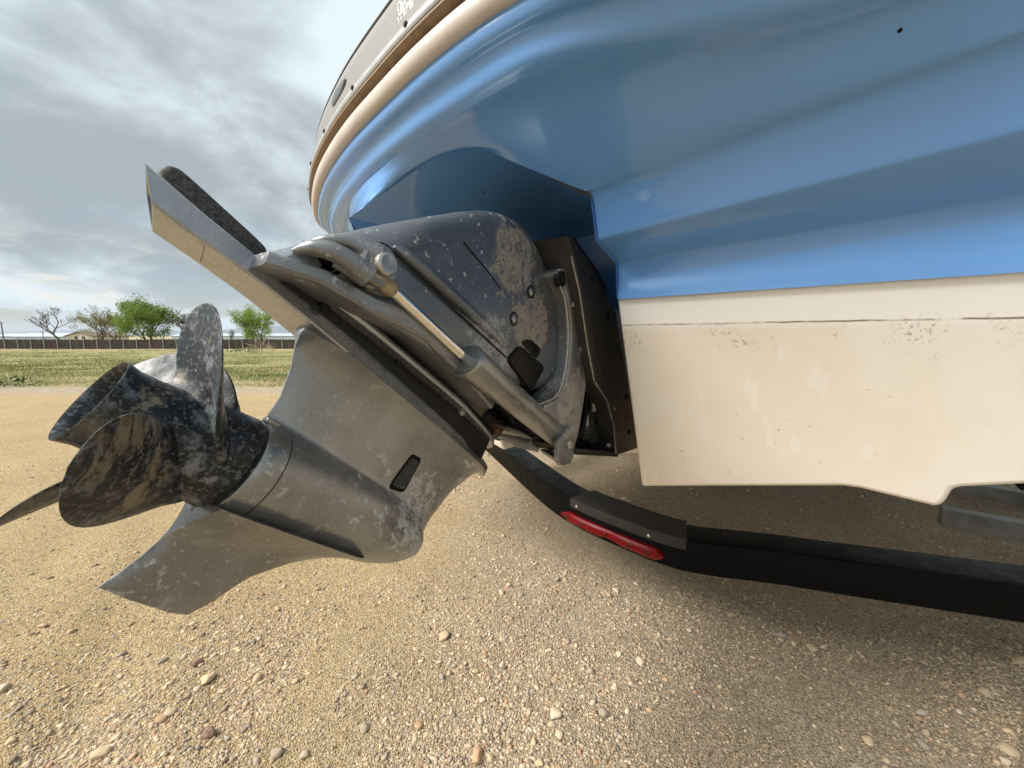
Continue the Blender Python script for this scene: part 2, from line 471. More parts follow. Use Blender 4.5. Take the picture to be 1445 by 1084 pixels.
for ang in (8, 188):                       # small lugs of the carrier above and below the shaft
    a = R(ang); c = RC+(VD*math.cos(a)+WD*math.sin(a))*.060-UD*.006
    v_, f_ = box(c, .020, .012, .008, UD, WD*math.cos(a)-VD*math.sin(a), VD*math.cos(a)+WD*math.sin(a))
    o = mesh_obj('carrier_lug', v_, f_, M_case, drive, False)
    bv = o.modifiers.new('b', 'BEVEL'); bv.width = .0025; bv.segments = 2
# seam line between carrier and gearcase
v_, f_ = lathe([(-.0320, .0560), (-.0305, .0592), (-.0290, .0592), (-.0285, .0560)], RC, UD, 48)
mesh_obj('carrier_seam', v_, f_, M_dark, drive)
# water intake on the leg
def intake():
    c = [duv(583, 640, .036), duv(596, 648, .036), duv(572, 697, .036), duv(550, 690, .036)]
    c = [np.array(p) for p in c]; cen = sum(c)/4
    pts = rounded(c, .2)
    ws = [case_h(p[0], p[1]) for p in pts]
    return cen, pts
cen, ipts = intake()
iu, iv = cen
def on_case(p, off): return D(p[0], p[1], case_h(p[0], p[1])+off)
def patch(pts, cen, off, rings=5):
    V = [on_case(cen, off)]; F = []; n = len(pts)
    for k in range(1, rings+1):
        V += [on_case(cen+(p-cen)*k/rings, off) for p in pts]
    V += [on_case(p, -.004) for p in pts]
    for i in range(n): F.append((0, 1+i, 1+(i+1) % n))
    for k in range(rings):
        for i in range(n): F.append((1+k*n+i, 1+(k+1)*n+i, 1+(k+1)*n+(i+1) % n, 1+k*n+(i+1) % n))
    return V, F
v_, f_ = patch(ipts, cen, .0012); inta = mesh_obj('water_intake', v_, f_, M_black, drive)
inner = [cen+(p-cen)*.80 for p in ipts]
M_grate = paint_spotted('intake_grate', (.014, .016, .02), (.20, .20, .19), .0, .5, 1.1, 90)
v_, f_ = patch(inner, cen, .0022); mesh_obj('grate', v_, f_, M_grate, inta)

# anti-ventilation plate: hollow tail section ending in a slanted cut
def plate_sec(u):
    hw = float(np.interp(u, [-.462, -.44, -.40, -.32, -.2, .05, .24], [.004, .017, .031, .044, .050, .043, .033]))
    return hw
def build_plate():
    us = np.concatenate([np.linspace(-.462, -.40, 8), np.linspace(-.38, .14, 16), np.linspace(.16, .205, 4)]); pts = []
    for i, u in enumerate(us):
        dr = .011*max(0, min(1, (u-.08)/.12))**1.5; hw = plate_sec(u); lo = .1805-dr*.8; hi = .2035-dr*.3
        last = i == len(us)-1
        r = .004
        k_ = .005*min(1, hw/.05); sec = [(-hw+r*.5, lo), (hw-r*.5, lo), (hw, lo+r*.6), (hw-k_, hi-r*.4), (hw-k_-r*.6, hi), (-hw+k_+r*.6, hi), (-hw+k_, hi-r*.4), (-hw, lo+r*.6)]
        for w, v in sec:
            uu = u
            if last: uu = .2097+w*.265+(v-lo)*.93
            pts.append(D(uu, v, w))
    n = 8; F = grid_faces(len(us), n, True); F.append(tuple(range(n))[::-1])
    # hollow end
    m = (len(us)-1)*n; e = np.array(pts[m:m+n]); c = e.mean(0); k0 = len(pts)
    pts += [c+(p-c)*.86 for p in e]; k1 = len(pts); pts += [c+(p-c)*.84-UD*.05 for p in e]
    for i in range(n):
        F.append((m+i, m+(i+1) % n, k0+(i+1) % n, k0+i)); F.append((k0+i, k0+(i+1) % n, k1+(i+1) % n, k1+i))
    F.append(tuple(k1+i for i in range(n)))
    return pts, F
v_, f_ = build_plate(); mesh_obj('anti_ventilation_plate', v_, f_, M_plate, drive, True, 45)
# coarse pad lying along the plate on the far side
pad_out = rounded([duv(226, 240, -.042), duv(240, 231, -.042), duv(258, 238, -.042), duv(377, 347, -.042), duv(380, 362, -.042), (.125, .199), (.20, .199)], .25)
v_, f_ = slab(pad_out, -.042, -.085, .006, D, 3)
mesh_obj('foam_pad', v_, f_, M_grit, drive, True, 50)
# dark recess between leg and upper unit
def ribbon(uvs_lo, uvs_hi, W, r=.003):
    return slab([*uvs_lo, *uvs_hi[::-1]], -W, W, r, D, 3)
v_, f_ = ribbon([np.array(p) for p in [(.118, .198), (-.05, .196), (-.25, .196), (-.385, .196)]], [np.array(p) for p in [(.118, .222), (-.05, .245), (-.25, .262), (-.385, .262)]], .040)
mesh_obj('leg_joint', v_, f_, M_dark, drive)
# second flange: thin plate with a rounded forward tip
def flange2():
    us = np.concatenate([np.linspace(-.432, -.38, 8), np.linspace(-.36, .105, 14)]); pts = []
    for u in us:
        hw = float(np.interp(u, [-.432, -.425, -.40, -.35, -.2, .02, .105], [.006, .020, .038, .055, .066, .066, .045]))
        v0 = float(np.interp(u, [-.43, -.25, -.05, .14], [.237, .236, .221, .2035])); th = .009
        for w, v in [(-hw, v0), (hw, v0), (hw+.002, v0+th*.5), (hw, v0+th), (-hw, v0+th), (-hw-.002, v0+th*.5)]: pts.append(D(u, v, w))
    n = 6; F = grid_faces(len(us), n, True); F.append(tuple(range(n))[::-1]); F.append(tuple((len(us)-1)*n+i for i in range(n)))
    return pts, F
v_, f_ = flange2(); mesh_obj('lower_flange', v_, f_, M_plate, drive, True, 30)
for x, y in [(651, 582), (563, 510), (458, 431)]:
    p = dpt(x, y, .043); big = x > 600
    v_, f_ = lathe([(-.01, .0065), (.004, .0065), (.0045, .005)], p, WD, 6); mesh_obj('flange_bolt', v_, f_, M_bolt if big else M_dark, drive, False)
# upper housing
H = lambda x, y, w=.075: np.array(duv(x, y, w))
hout = [H(388, 362, .085), H(420, 348), H(470, 331), H(530, 318), H(580, 309), H(625, 302), H(665, 296), H(695, 298), H(722, 310), H(743, 335), H(761, 375), H(777, 420), H(790, 462), H(790, 495), H(776, 528), H(752, 554), H(728, 550),
        H(700, 548), H(691, 566, .09), H(640, 530, .09), H(584, 480, .09), H(510, 430, .09), H(450, 395, .09)]
Dt = lambda u, v, w: D(u, v, w*(1-.30*max(0, min(1, (u-.02)/.11))**1.5))
v_, f_ = slab(chaikin(hout, 2), -.105, .105, .036, Dt, 7); house = mesh_obj('upper_housing', v_, f_, M_house, drive, True, 35)
WS = .105
# housing base flange (bright-edged lip with a raised step half way)
fl = [np.array(duv(400, 359, .10)), np.array(duv(455, 398, .10)), np.array(duv(512, 443, .10)), np.array(duv(545, 462, .10)), np.array(duv(584, 482, .10)), np.array(duv(640, 531, .10)), np.array(duv(692, 578, .10))]
fu = [p+np.array([.004, .017]) for p in fl]; fu[2] = fu[2]+np.array([0, .004]); fu[3] = fu[3]+np.array([0, .008])
FLW = [.070, .098, .112, .117, .118, .116, .104]
pts_ = []
for q, h_, w_ in zip(fl, fu, FLW):
    q = q+np.array([0, (.10-w_)*-.35]); h_ = h_+np.array([0, (.10-w_)*-.35])
    e_ = (h_-q)
    pts_ += [D(*q, -w_+.004), D(*q, w_-.004), D(*(q+e_*.2), w_), D(*(q+e_*.8), w_), D(*h_, w_-.004), D(*h_, -w_+.004), D(*(q+e_*.8), -w_), D(*(q+e_*.2), -w_)]
f_ = grid_faces(7, 8, True)+[tuple(range(8))[::-1], tuple(48+i for i in range(8))]
mesh_obj('base_flange', pts_, f_, M_arm, drive, True, 35)
# raised ramp above the flange, leading to the trim-cylinder ear
# seam and rib on the side of the housing
def surf_path(pts, w): return catmull([dpt(x, y, w) for x, y in pts], 6)
v_, f_ = tube([dpt(x, y, WS+.0003) for x, y in [(508, 353), (525, 347), (538, 343), (546, 347), (600, 398), (660, 454), (715, 505)]], .0016, 6); mesh_obj('housing_seam', v_, f_, M_dark, drive)
rp = surf_path([(556, 348), (590, 374), (640, 420), (690, 466), (714, 492)], WS-.002)
rr = [.002+.0095*math.sin(math.pi*min(1, (i/(len(rp)-1))**.8))**.6 for i in range(len(rp))]
v_, f_ = tube(rp, rr, 12, flat=1.0); mesh_obj('housing_rib', v_, f_, M_house, drive)
v_, f_ = tube([dpt(x, y, WS+.0002) for x, y in [(655, 342), (690, 385), (706, 408)]], .0011, 6); mesh_obj('cover_seam', v_, f_, M_dark, drive)
for x, y in [(749, 412), (725, 450)]:
    p = dpt(x, y, WS)
    v_, f_ = lathe([(-.01, .0135), (.0008, .0135), (.0008, .0095), (-.006, .009)], p, WD, 20); c = mesh_obj('bolt_socket', v_, f_, M_dark, drive)
    v_, f_ = lathe([(-.006, .0075), (.002, .0075), (.0032, .006)], p, WD, 12); mesh_obj('bolt', v_, f_, M_bolt, c)
wo = rounded([H(713, 508, WS), H(732, 486, WS), H(769, 518, WS), H(748, 554, WS)], .2)
v_, f_ = slab(wo, WS-.02, WS+.004, .004, D, 3); mesh_obj('rubber_window', v_, f_, M_black, drive)
wo = rounded([H(734, 482, WS), H(748, 478, WS), H(764, 493, WS), H(757, 507, WS), H(745, 496, WS)], .3)
v_, f_ = slab(wo, WS-.02, WS+.0012, .001, D, 2); mesh_obj('access_hole', v_, f_, M_black, drive)  # raised black slab; its colour stands in for the shade inside a hole
# cast ear with two flutes carrying the trim cylinder's aft bolt
def finger(pts, rad, name):
    P = catmull([dpt(x, y, w) for x, y, w in pts], 6); n = len(P)
    rads = np.interp(np.linspace(0, 1, n), np.linspace(0, 1, len(rad)), rad)
    v, f = tube(P, list(rads), 14); return mesh_obj(name, v, f, M_arm, drive)
finger([(414, 354, .080), (440, 350, .098), (470, 356, .112), (498, 372, .122), (520, 390, .126)], [.003, .009, .011, .012, .015], 'trim_ear_flute')
finger([(428, 346, .080), (460, 340, .098), (490, 342, .110), (514, 352, .120), (532, 362, .124)], [.003, .007, .009, .010, .014], 'trim_ear_flute')
finger([(470, 372, .092), (500, 384, .100), (522, 390, .108), (540, 396, .112)], [.004, .013, .017, .013], 'trim_ear_web')
pb = dpt(530, 376, .118)
v_, f_ = lathe([(-.030, .026), (.010, .026), (.013, .023)], pb, WD, 24); mesh_obj('trim_ear', v_, f_, M_arm, drive)
v_, f_ = lathe([(.010, .0155), (.013, .0165), (.0135, .0145), (.024, .0140), (.0265, .0115)], pb, WD, 16); mesh_obj('trim_bolt', v_, f_, M_bolt, drive, True, 25)
v_, f_ = tube([dpt(x, y, .095) for x, y in [(470, 376), (492, 392), (510, 404), (516, 416)]], .0012, 5); mesh_obj('wire_strand', v_, f_, M_bolt, drive)
# low cast ridge running along the flange below the rod
P = catmull([dpt(x, y, .1) for x, y in [(500, 418), (530, 434), (560, 446), (600, 476), (650, 522)]], 5)
v_, f_ = tube(P, [.006+.012*math.sin(math.pi*i/(len(P)-1)) for i in range(len(P))], 12); mesh_obj('cast_ridge', v_, f_, M_arm, drive)
# trim cylinder
WCY = .122
A0, A1, A2 = dpt(541, 398, WCY), dpt(659, 508, WCY), dpt(797, 624, WCY)
ax = (A1-A0)/np.linalg.norm(A1-A0)
v_, f_ = tube([A0-ax*.01, A1+ax*.01], .0078, 20); rod = mesh_obj('trim_rod', v_, f_, M_chrome, drive)
v_, f_ = tube([A0-ax*.012, A0-ax*.004, A0+ax*.016, A0+ax*.018], [.009, .0105, .0105, .009], 16); mesh_obj('rod_end', v_, f_, M_brass, rod)
ab = (A2-A1); Lb = np.linalg.norm(ab); ab = ab/Lb
v_, f_ = lathe([(-.001, .015), (-.001, .0255), (.004, .0285), (.06, .0285), (.068, .0262), (Lb-.01, .0255), (Lb+.012, .020)], A1, ab, 32)
cyl = mesh_obj('trim_cylinder', v_, f_, M_case, drive, True, 30)
v_, f_ = lathe([(-.004, .0082), (-.004, .0165), (.002, .0165)], A1, ab, 28); mesh_obj('seal', v_, f_, M_brass, cyl)
v_, f_ = lathe([(-.0045, .0165), (-.0045, .0235), (.0, .0235)], A1, ab, 28); mesh_obj('gland', v_, f_, M_arm, cyl)
for x, y, s in [(655, 534, .016), (666, 545, .013), (676, 551, .009)]:
    q = dpt(x, y, .105); v_, f_ = box(q, s, s*.5, s*.6, ab, WD, np.cross(ab, WD)); o = mesh_obj('hose_clip', v_, f_, M_arm, drive, False); bv = o.modifiers.new('b', 'BEVEL'); bv.width = .0015
# gimbal arm
ao = [H(x, y, .125) for x, y in [(777, 386), (788, 378), (802, 380), (809, 396), (815, 440), (824, 482), (823, 530), (815, 585), (808, 625), (798, 632), (790, 618), (778, 606), (759, 590), (756, 572), (784, 560), (796, 520), (800, 470), (796, 425), (789, 405)]]
v_, f_ = slab(chaikin(ao, 1), .070, .138, .007, D, 4); arm = mesh_obj('gimbal_arm', v_, f_, M_arm, drive, True, 35)
p = dpt(792, 394, .138); v_, f_ = lathe([(-.01, .017), (.002, .017), (.003, .013), (.000, .012)], p, WD, 20); c = mesh_obj('arm_bolt', v_, f_, M_dark, drive)
v_, f_ = lathe([(-.002, .008), (.004, .008), (.005, .006)], p, WD, 6); mesh_obj('bolt_head', v_, f_, M_dark, c, False)
p = dpt(820, 478, .13); v_, f_ = lathe([(-.01, .032), (.006, .032), (.010, .026), (.010, .012), (.006, .010)], p, WD, 24); c = mesh_obj('pivot_cap', v_, f_, M_black, drive)
for x, y in [(820, 465), (819, 492)]:
    v_, f_ = box(dpt(x, y, .141), .012, .016, .006, UD, VD, WD); o = mesh_obj('cap_tab', v_, f_, M_arm, c, False); bv = o.modifiers.new('b', 'BEVEL'); bv.width = .003; bv.segments = 2
# anchor bracket at the cylinder's forward end
bo = [H(x, y, .155) for x, y in [(789, 632), (789, 621), (797, 611), (811, 598), (813, 612), (810, 652), (794, 659), (788, 652)]]
v_, f_ = slab(chaikin(bo, 1), .143, .155, .003, D, 3); br = mesh_obj('anchor_bracket', v_, f_, M_arm, drive, True, 35)
p = dpt(801, 627, .155); v_, f_ = lathe([(-.004, .0105), (.006, .0105), (.008, .008)], p, WD, 8); mesh_obj('anchor_bolt', v_, f_, M_bolt, br, True, 25)
def Z(x, y, w): return dpt(x, y, w)
fo = [Z(790, 657, .150), Z(806, 654, .150), Z(779, 640, .05), Z(762, 638, .05)]
up = np.array([0, 0, .010]); v_ = fo+[q+up for q in fo]; f_ = [(0, 1, 2, 3), (7, 6, 5, 4), (0, 4, 5, 1), (1, 5, 6, 2), (2, 6, 7, 3), (3, 7, 4, 0)]
o = mesh_obj('bracket_foot', v_, f_, M_arm, drive, False); bv = o.modifiers.new('b', 'BEVEL'); bv.width = .003; bv.segments = 2
# steering link rods and eye plates under the cylinder
v_, f_ = tube([Z(702, 603, .02), Z(735, 608, .03), Z(790, 628, .06)], [.012, .015, .017], 12); mesh_obj('link_rod', v_, f_, M_case, drive)
v_, f_ = lathe([(-.012, .018), (.012, .018)], Z(699, 602, .03), WD, 8); mesh_obj('rusty_nut', v_, f_, M_rust, drive, False)
v_, f_ = tube([Z(704, 614, 0), Z(730, 622, .02), Z(760, 630, .05)], [.008, .016, .016], 10, flat=.6); mesh_obj('eye_plate', v_, f_, M_arm, drive)
v_, f_ = tube([Z(690, 590, .0), Z(700, 606, -.02), Z(745, 560, .0)], [.02, .03, .035], 10); mesh_obj('bellows', v_, f_, M_dark, drive)

# hoses and cables round the pivot
def hose(pts, r, name='hydraulic_hose', mat=None, w0=.10):
    P = catmull([dpt(q[0], q[1], q[2] if len(q) > 2 else w0) for q in pts], 7); v, f = tube(P, r, 10); return mesh_obj(name, v, f, mat or M_black, drive)
hose([(792, 632, .10), (815, 618, .11), (826, 585, .115), (829, 545, .10), (822, 505, .07)], .0065)
hose([(806, 405, .075), (812, 440, .085), (818, 470, .09), (826, 520, .10), (833, 560, .10)], .005, 'shift_cable')
hose([(690, 585, .06), (705, 598, .07), (728, 604, .075), (752, 616, .08)], .006)
hose([(776, 405, .03), (790, 440, .045), (797, 480, .05), (800, 530, .045), (790, 575, .04)], .016, 'bellows_rib')
hose([(741, 575, .06), (757, 594, .07), (772, 606, .08), (789, 616, .085)], .007)
for x, y, w in [(806, 388, .139), (808, 430, .139), (765, 580, .139), (800, 606, .139)]:
    v_, f_ = lathe([(-.003, .0065), (.0035, .0065), (.0045, .005)], dpt(x, y, w), WD, 6); mesh_obj('arm_screw', v_, f_, M_bolt, drive, False)
for x, y in [(835, 392), (858, 446), (884, 560), (888, 610)]:
    v_, f_ = lathe([(-.003, .007), (.0025, .007), (.004, .005)], dpt(x, y, .166), WD, 8); mesh_obj('shield_bolt', v_, f_, M_dark, drive)
v_, f_ = tube([dpt(x, y, .166) for x, y in [(838, 537), (856, 565), (866, 600), (869, 640)]], .0024, 6); mesh_obj('cavity_rim', v_, f_, M_arm, drive)
v_, f_ = tube(catmull([dpt(x, y, .139) for x, y in [(790, 404), (797, 425), (801, 470), (797, 520), (785, 558), (760, 571)]], 5), .0028, 6); mesh_obj('arm_edge_highlight', v_, f_, M_bolt, drive)  # bright metal strip painted in as the highlight along the arm's edge
# propeller
PB = [[0.1342, 0.2102, 0.0622, 0.0683, -16.40, 0.0597, 0.0764, 0.2004, 40.7],
      [0.1366, 0.2677, 0.0543, 0.0893, -29.12, 0.0625, 0.0560, 0.2139, 137.6],
      [0.1240, 0.3005, 0.0596, 0.0583, -24.16, 0.0617, 0.0839, 0.2249, 216.5],
      [0.1360, 0.2148, 0.0645, 0.0532, -26.39, 0.0576, 0.0873, 0.1845, 313.4]]
hubp = [(.004, .045), (.004, .0545), (.007, .0562), (.03, .0538), (.07, .0482), (.11, .0425), (.128, .0415), (.1405, .0438), (.1415, .0432), (.134, .0380), (.10, .0360), (.06, .0355)]
v_, f_ = lathe(hubp, RC, UD, 48); prop = mesh_obj('propeller', v_, f_, M_prop, drive, True, 40)
def blade(par, nr=22, nq=25):
    Rm, pitch, s0, rake, skew, c0, c1, tw, phi = par; RH = .052
    C_ = np.zeros((nr, nq, 3)); TH = np.zeros((nr, nq))
    for i in range(nr):
        x = -.19+1.19*(i/(nr-1)); xc = max(0, x); xx = 1-(1-xc)**1.6 if xc > 0 else x
        x = xx if xc > 0 else x
        r = RH+(Rm-RH)*x
        ch = (c0*(1-xc if xc < 1 else 0)+c1*max(x, 0))*math.sqrt(max(0, 1-max(0, (x-tw)/(1-tw))**2.2))+.0008
        an = math.atan2(pitch/6.2832, r)
        for j in range(nq):
            q = -math.cos(math.pi*j/(nq-1))
            ph = R(phi)+R(skew)*max(x, 0)-q*ch*math.cos(an)/r
            s = s0+rake*max(x, 0)+q*ch*math.sin(an)
            C_[i, j] = RC+UD*s+r*(math.cos(ph)*VD+math.sin(ph)*WD)
            TH[i, j] = (.0040*(1-max(x, 0))+.0009)*(.22+.78*math.sqrt(max(0, 1-q*q)))+.004*max(0, 1-8*max(x, 0))
    nrm = np.cross(np.gradient(C_, axis=0), np.gradient(C_, axis=1)); nrm /= np.linalg.norm(nrm, axis=2, keepdims=True)+1e-12
    a = (C_+nrm*TH[..., None]).reshape(-1, 3); b = (C_-nrm*TH[..., None]).reshape(-1, 3)
    F = grid_faces(nr, nq); m = nr*nq; F += [tuple(m+k for k in f[::-1]) for f in grid_faces(nr, nq)]
    bd = [i*nq for i in range(nr)]+[(nr-1)*nq+j for j in range(1, nq)]+[i*nq+nq-1 for i in range(nr-2, -1, -1)]
    for k in range(len(bd)-1): F.append((bd[k], bd[k+1], m+bd[k+1], m+bd[k]))
    return np.concatenate([a, b]), F
for par in PB:
    v_, f_ = blade(par); mesh_obj('blade', v_, f_, M_prop, prop, True, 60)

# transom shield around the pivot
shield = drive
so_ = [H(x, y, .16) for x, y in [(798, 334), (806, 336), (830, 372), (866, 440), (880, 520), (898, 632), (869, 642), (866, 600), (856, 565), (838, 537), (829, 490), (817, 410), (806, 362)]]
v_, f_ = slab(so_, .06, .165, .003, D, 3); mesh_obj('transom_shield', v_, f_, plain('shield_paint', (.030, .027, .023), .5, .1, .15, 30, .05), drive, True, 35)
bk = [H(x, y, .03) for x, y in [(740, 350), (775, 337), (806, 336), (832, 372), (872, 440), (880, 520), (880, 640), (800, 632), (720, 600), (700, 560)]]
v_, f_ = slab(bk, -.17, .045, .01, D, 2); mesh_obj('shield_back', v_, f_, M_dark, drive)
tp = [H(x, y, .085) for x, y in [(760, 350), (776, 339), (803, 333), (822, 362), (822, 385), (800, 380), (765, 384)]]
v_, f_ = slab(chaikin(tp, 1), -.1, .085, .006, D, 3); mesh_obj('shield_cap', v_, f_, M_dark, drive)
v_, f_ = slab([H(x, y, .15) for x, y in [(806, 632), (868, 637), (868, 644), (808, 641)]], .03, .160, .002, D, 2); mesh_obj('shield_sill', v_, f_, M_dark, drive)
v_, f_ = tube([dpt(x, y, .168) for x, y in [(806, 362), (817, 410), (829, 490), (838, 536)]], .0018, 6); mesh_obj('shield_edge', v_, f_, M_bolt, drive)
c0_ = [H(x, y, .11) for x, y in [(826, 590), (838, 572), (858, 578), (862, 625), (830, 628), (824, 605)]]
v_, f_ = slab(chaikin(c0_, 1), .05, .11, .004, D, 2)
sens = mesh_obj('sensor_block', v_, f_, paint_spotted('sensor_dirt', (.016, .016, .016), (.22, .20, .17), 0, .6, 1.2, 90), drive)
p = dpt(842, 594, .112); v_, f_ = lathe([(-.005, .012), (.003, .012), (.004, .004)], p, WD, 16); mesh_obj('sensor_button', v_, f_, M_black, sens)
for pts in [[(831, 535), (836, 560), (838, 580)], [(834, 540), (845, 570), (850, 590), (848, 600)], [(828, 540), (826, 575), (828, 600)]]:
    v_, f_ = tube(catmull([dpt(x, y, .115) for x, y in pts], 5), .0045, 8); w_ = mesh_obj('sensor_wire', v_, f_, M_black, drive)
    q0, q1 = dpt(*pts[-1], .116), dpt(pts[-1][0]-1, pts[-1][1]-14, .116); v_, f_ = tube([q0, q1], .006, 8); mesh_obj('wire_sleeve', v_, f_, M_wire, w_)
for x, y in [(866, 577), (859, 628)]:
    v_, f_ = lathe([(-.004, .006), (.003, .006), (.004, .004)], dpt(x, y, .163), WD, 8); mesh_obj('shield_screw', v_, f_, M_bolt, drive)

# ------------------------------------------------------------------ the boat
boat = thing('boat', B(TC, -2.4, .55), 'blue motor boat with cream lower hull and grey swim platform, resting on trailer', 'boat')
NH = .25; TS = TC+NH                      # notch half width, starboard notch corner
prof = {k: b_at_t(x, y, TS) for k, (x, y) in dict(q0=(870, 420), A=(869, 372), B=(849, 328), C=(834, 279), bot=(905, 687)).items()}
_A = prof['A']; prof['B'] = (_A[0]+.089, _A[1]+.032); prof['C'] = (_A[0]+.113, _A[1]+.105)
RAKE = (prof['q0'][0]-prof['bot'][0])/(prof['q0'][1]-prof['bot'][1])
a0, z0 = prof['q0']
def a_panel(z): return a0+RAKE*(z-z0)
pn = -FB-RAKE*UPV; pq = B(TS, a0, z0)
def panel_tz(x, y):
    w = on_plane(x, y, pq, pn); return (float((w-CAMP)@TB), float(w[2]))
# lower hull: section of the transom extruded forward
sec = [panel_tz(x, y) for x, y in [(906, 687), (1050, 686.5), (1190, 686.5), (1215, 690), (1268, 703), (1318, 715), (1328, 715), (1336, 707), (1346, 690), (1360, 688), (1445, 684)]]
sec = sec+[(sec[-1][0]+.20, sec[-1][1]+.06), (TC+1.22, sec[-1][1]+.13), (TC+1.25, z0)]
FWD = -5.2
def prism(sec_tz, a_of, a_end=FWD):
    n = len(sec_tz); V = [B(t, a_of(z), z) for t, z in sec_tz]
    nz = 6
    # closed profile: section + top
    V2 = []; F = []
    for q in range(nz+1):
        k = q/nz; ae = a_end
        V2 += [B(t, a_of(z)*(1-k)+ae*k, z+.0*k) for t, z in sec_tz]
    for q in range(nz):
        for i in range(n): F.append((q*n+i, q*n+(i+1) % n, (q+1)*n+(i+1) % n, (q+1)*n+i))
    F.append(tuple(range(n))[::-1]); F.append(tuple(nz*n+i for i in range(n)))
    return V2, F
stb = [(TS, z0-.0005)]+[(TS, sec[0][1])]+sec[1:]
stb[0] = (TS, z0-.001)
prt = [(2*TC-t, z) for t, z in stb]
A_IN = -1.17
keel = [(TS+.002, z0-.001), (TS+.002, .640), (TC, .585), (2*TC-TS-.002, .640), (2*TC-TS-.002, z0-.001)]
V, F = join(prism(stb, a_panel), prism(prt, a_panel), prism(keel, lambda z: A_IN+.06*(z-1)))
lower = mesh_obj('lower_hull', V, F, M_white, boat, True, 30)
bv = lower.modifiers.new('b', 'BEVEL'); bv.width = .013; bv.segments = 4; bv.limit_method = 'ANGLE'; bv.angle_limit = R(35)
# transom: strips above the white panel, starboard and port
SL = dict(q0=0., A=.030, B=.066, C=.072)
def strip_pt(k, t, mirror=False):
    a, z = prof[k]; return (a-.0*(t-TS), z+SL[k]*(t-TS))
def transom_strip():
    parts = []
    for side in (1, -1):
        ts = [TS, TS+.004, TS+.012, TS+.03, TS+.1, TS+.2, TS+.35, TS+.55, TS+.75, TC+1.25]
        rows = []
        for t in ts:
            P = [strip_pt(k, t) for k in ('C', 'B', 'A', 'q0')]
            c, b, a, q = [np.array(p) for p in P]
            line = chaikin([c+np.array([.0165, .0085]), c+np.array([.006, .003]), c+(b-c)*.08, c+(b-c)*.5, b+(c-b)*.05, b+(a-b)*.05, b+(a-b)*.5, a+(b-a)*.04, a+(q-a)*.05, a+(q-a)*.5, q+np.array([.008, .012]), q+np.array([.0075, -.0045])], 2, False)
            line.append(q+np.array([-.004, -.0045]))
            rr = .012; d = t-TS
            back = rr-math.sqrt(max(0, rr*rr-(rr-min(d, rr))**2))
            rows.append([B(t if side > 0 else 2*TC-t, p[0]-back, p[1]) for p in line])
        n = len(rows[0]); V = [p for r in rows for p in r]; parts.append((V, grid_faces(len(rows), n)))
    return join(*parts)
V, F = transom_strip(); mesh_obj('transom', V, F, M_blue, boat, True, 50)
# platform edge curves (t, a) with their heights
ZR = 1.45
def curve(ctrl, n=10): return catmull(ctrl, n)
rail_c = [(-1.93, -5.0), (-1.93, -3.0), (-1.95, -1.5), (-1.9, -1.02), (-1.76, -0.81), (-1.58, -0.68), (-1.26, -0.555), (-0.96, -0.483), (-0.69, -0.448), (-0.51, -0.436), (-0.38, -0.44), (-0.22, -0.452), (-0.05, -0.485), (0.15, -0.545), (0.36, -0.63), (0.54, -0.9), (0.62, -3.0), (0.62, -5.0)]
ridge_c = [(-1.92, -5.0), (-1.92, -3.0), (-1.93, -1.5), (-1.88, -1.03), (-1.74, -0.82), (-1.55, -0.682), (-1.24, -0.562), (-0.95, -0.49), (-0.69, -0.455), (-0.5, -0.444), (-0.37, -0.45), (-0.21, -0.474), (-0.05, -0.514), (0.145, -0.578), (0.35, -0.66), (0.525, -0.92), (0.605, -3.0), (0.605, -5.0)]
groove_c = [(-1.905, -5.0), (-1.905, -3.0), (-1.91, -1.5), (-1.86, -1.04), (-1.72, -0.835), (-1.53, -0.695), (-1.23, -0.575), (-0.94, -0.503), (-0.69, -0.468), (-0.5, -0.458), (-0.365, -0.463), (-0.205, -0.495), (-0.05, -0.54), (0.14, -0.605), (0.34, -0.685), (0.51, -0.935), (0.59, -3.0), (0.59, -5.0)]
roll_c = [(-1.885, -5.0), (-1.885, -3.0), (-1.89, -1.5), (-1.84, -1.05), (-1.7, -0.845), (-1.51, -0.705), (-1.22, -0.588), (-0.94, -0.516), (-0.69, -0.482), (-0.5, -0.473), (-0.36, -0.48), (-0.2, -0.528), (-0.05, -0.572), (0.135, -0.63), (0.33, -0.705), (0.495, -0.95), (0.575, -3.0), (0.575, -5.0)]
cv = [np.array(curve([np.array(p) for p in c], 8)) for c in (rail_c, ridge_c, groove_c, roll_c)]
NS = len(cv[0])
def _zs(t, a): x = min(1, max(0, (t+.42)/.40)); return ZR-.035*x*x*(3-2*x)*(1 if a > -1.5 else 0)
zst = [_zs(p[0], p[1]) for p in cv[0]]
def tz(c, z): return [(p[0], p[1], z) for p in c]
# inner boundary E: C-line on both quarters, arch of the drive notch between
def Cst(t): a, z = strip_pt('C', t); return (t, a, z)
sp = Cst(TS); apx = b_at_t(650, 197, TC+.02); mid = b_at_t(745, 237, TS-.10); pm = b_at_t(570, 252, TC-.17); pe = b_at_t(492, 308, TC-.31)
arch = [sp, (TS-.10, *mid), (TC+.02, *apx), (TC-.17, *pm), (TC-.31, *pe)]
arch = [tuple(p) for p in chaikin([np.array(p) for p in arch], 2, False)]
E_ctrl = {0: (-1.80, -5.0, 1.30), 3: (-1.80, -1.2, 1.30), 5: (-1.48, -.86, 1.285), 6: (-1.15, -.70, 1.27)}
Epts = []
lenr = NS
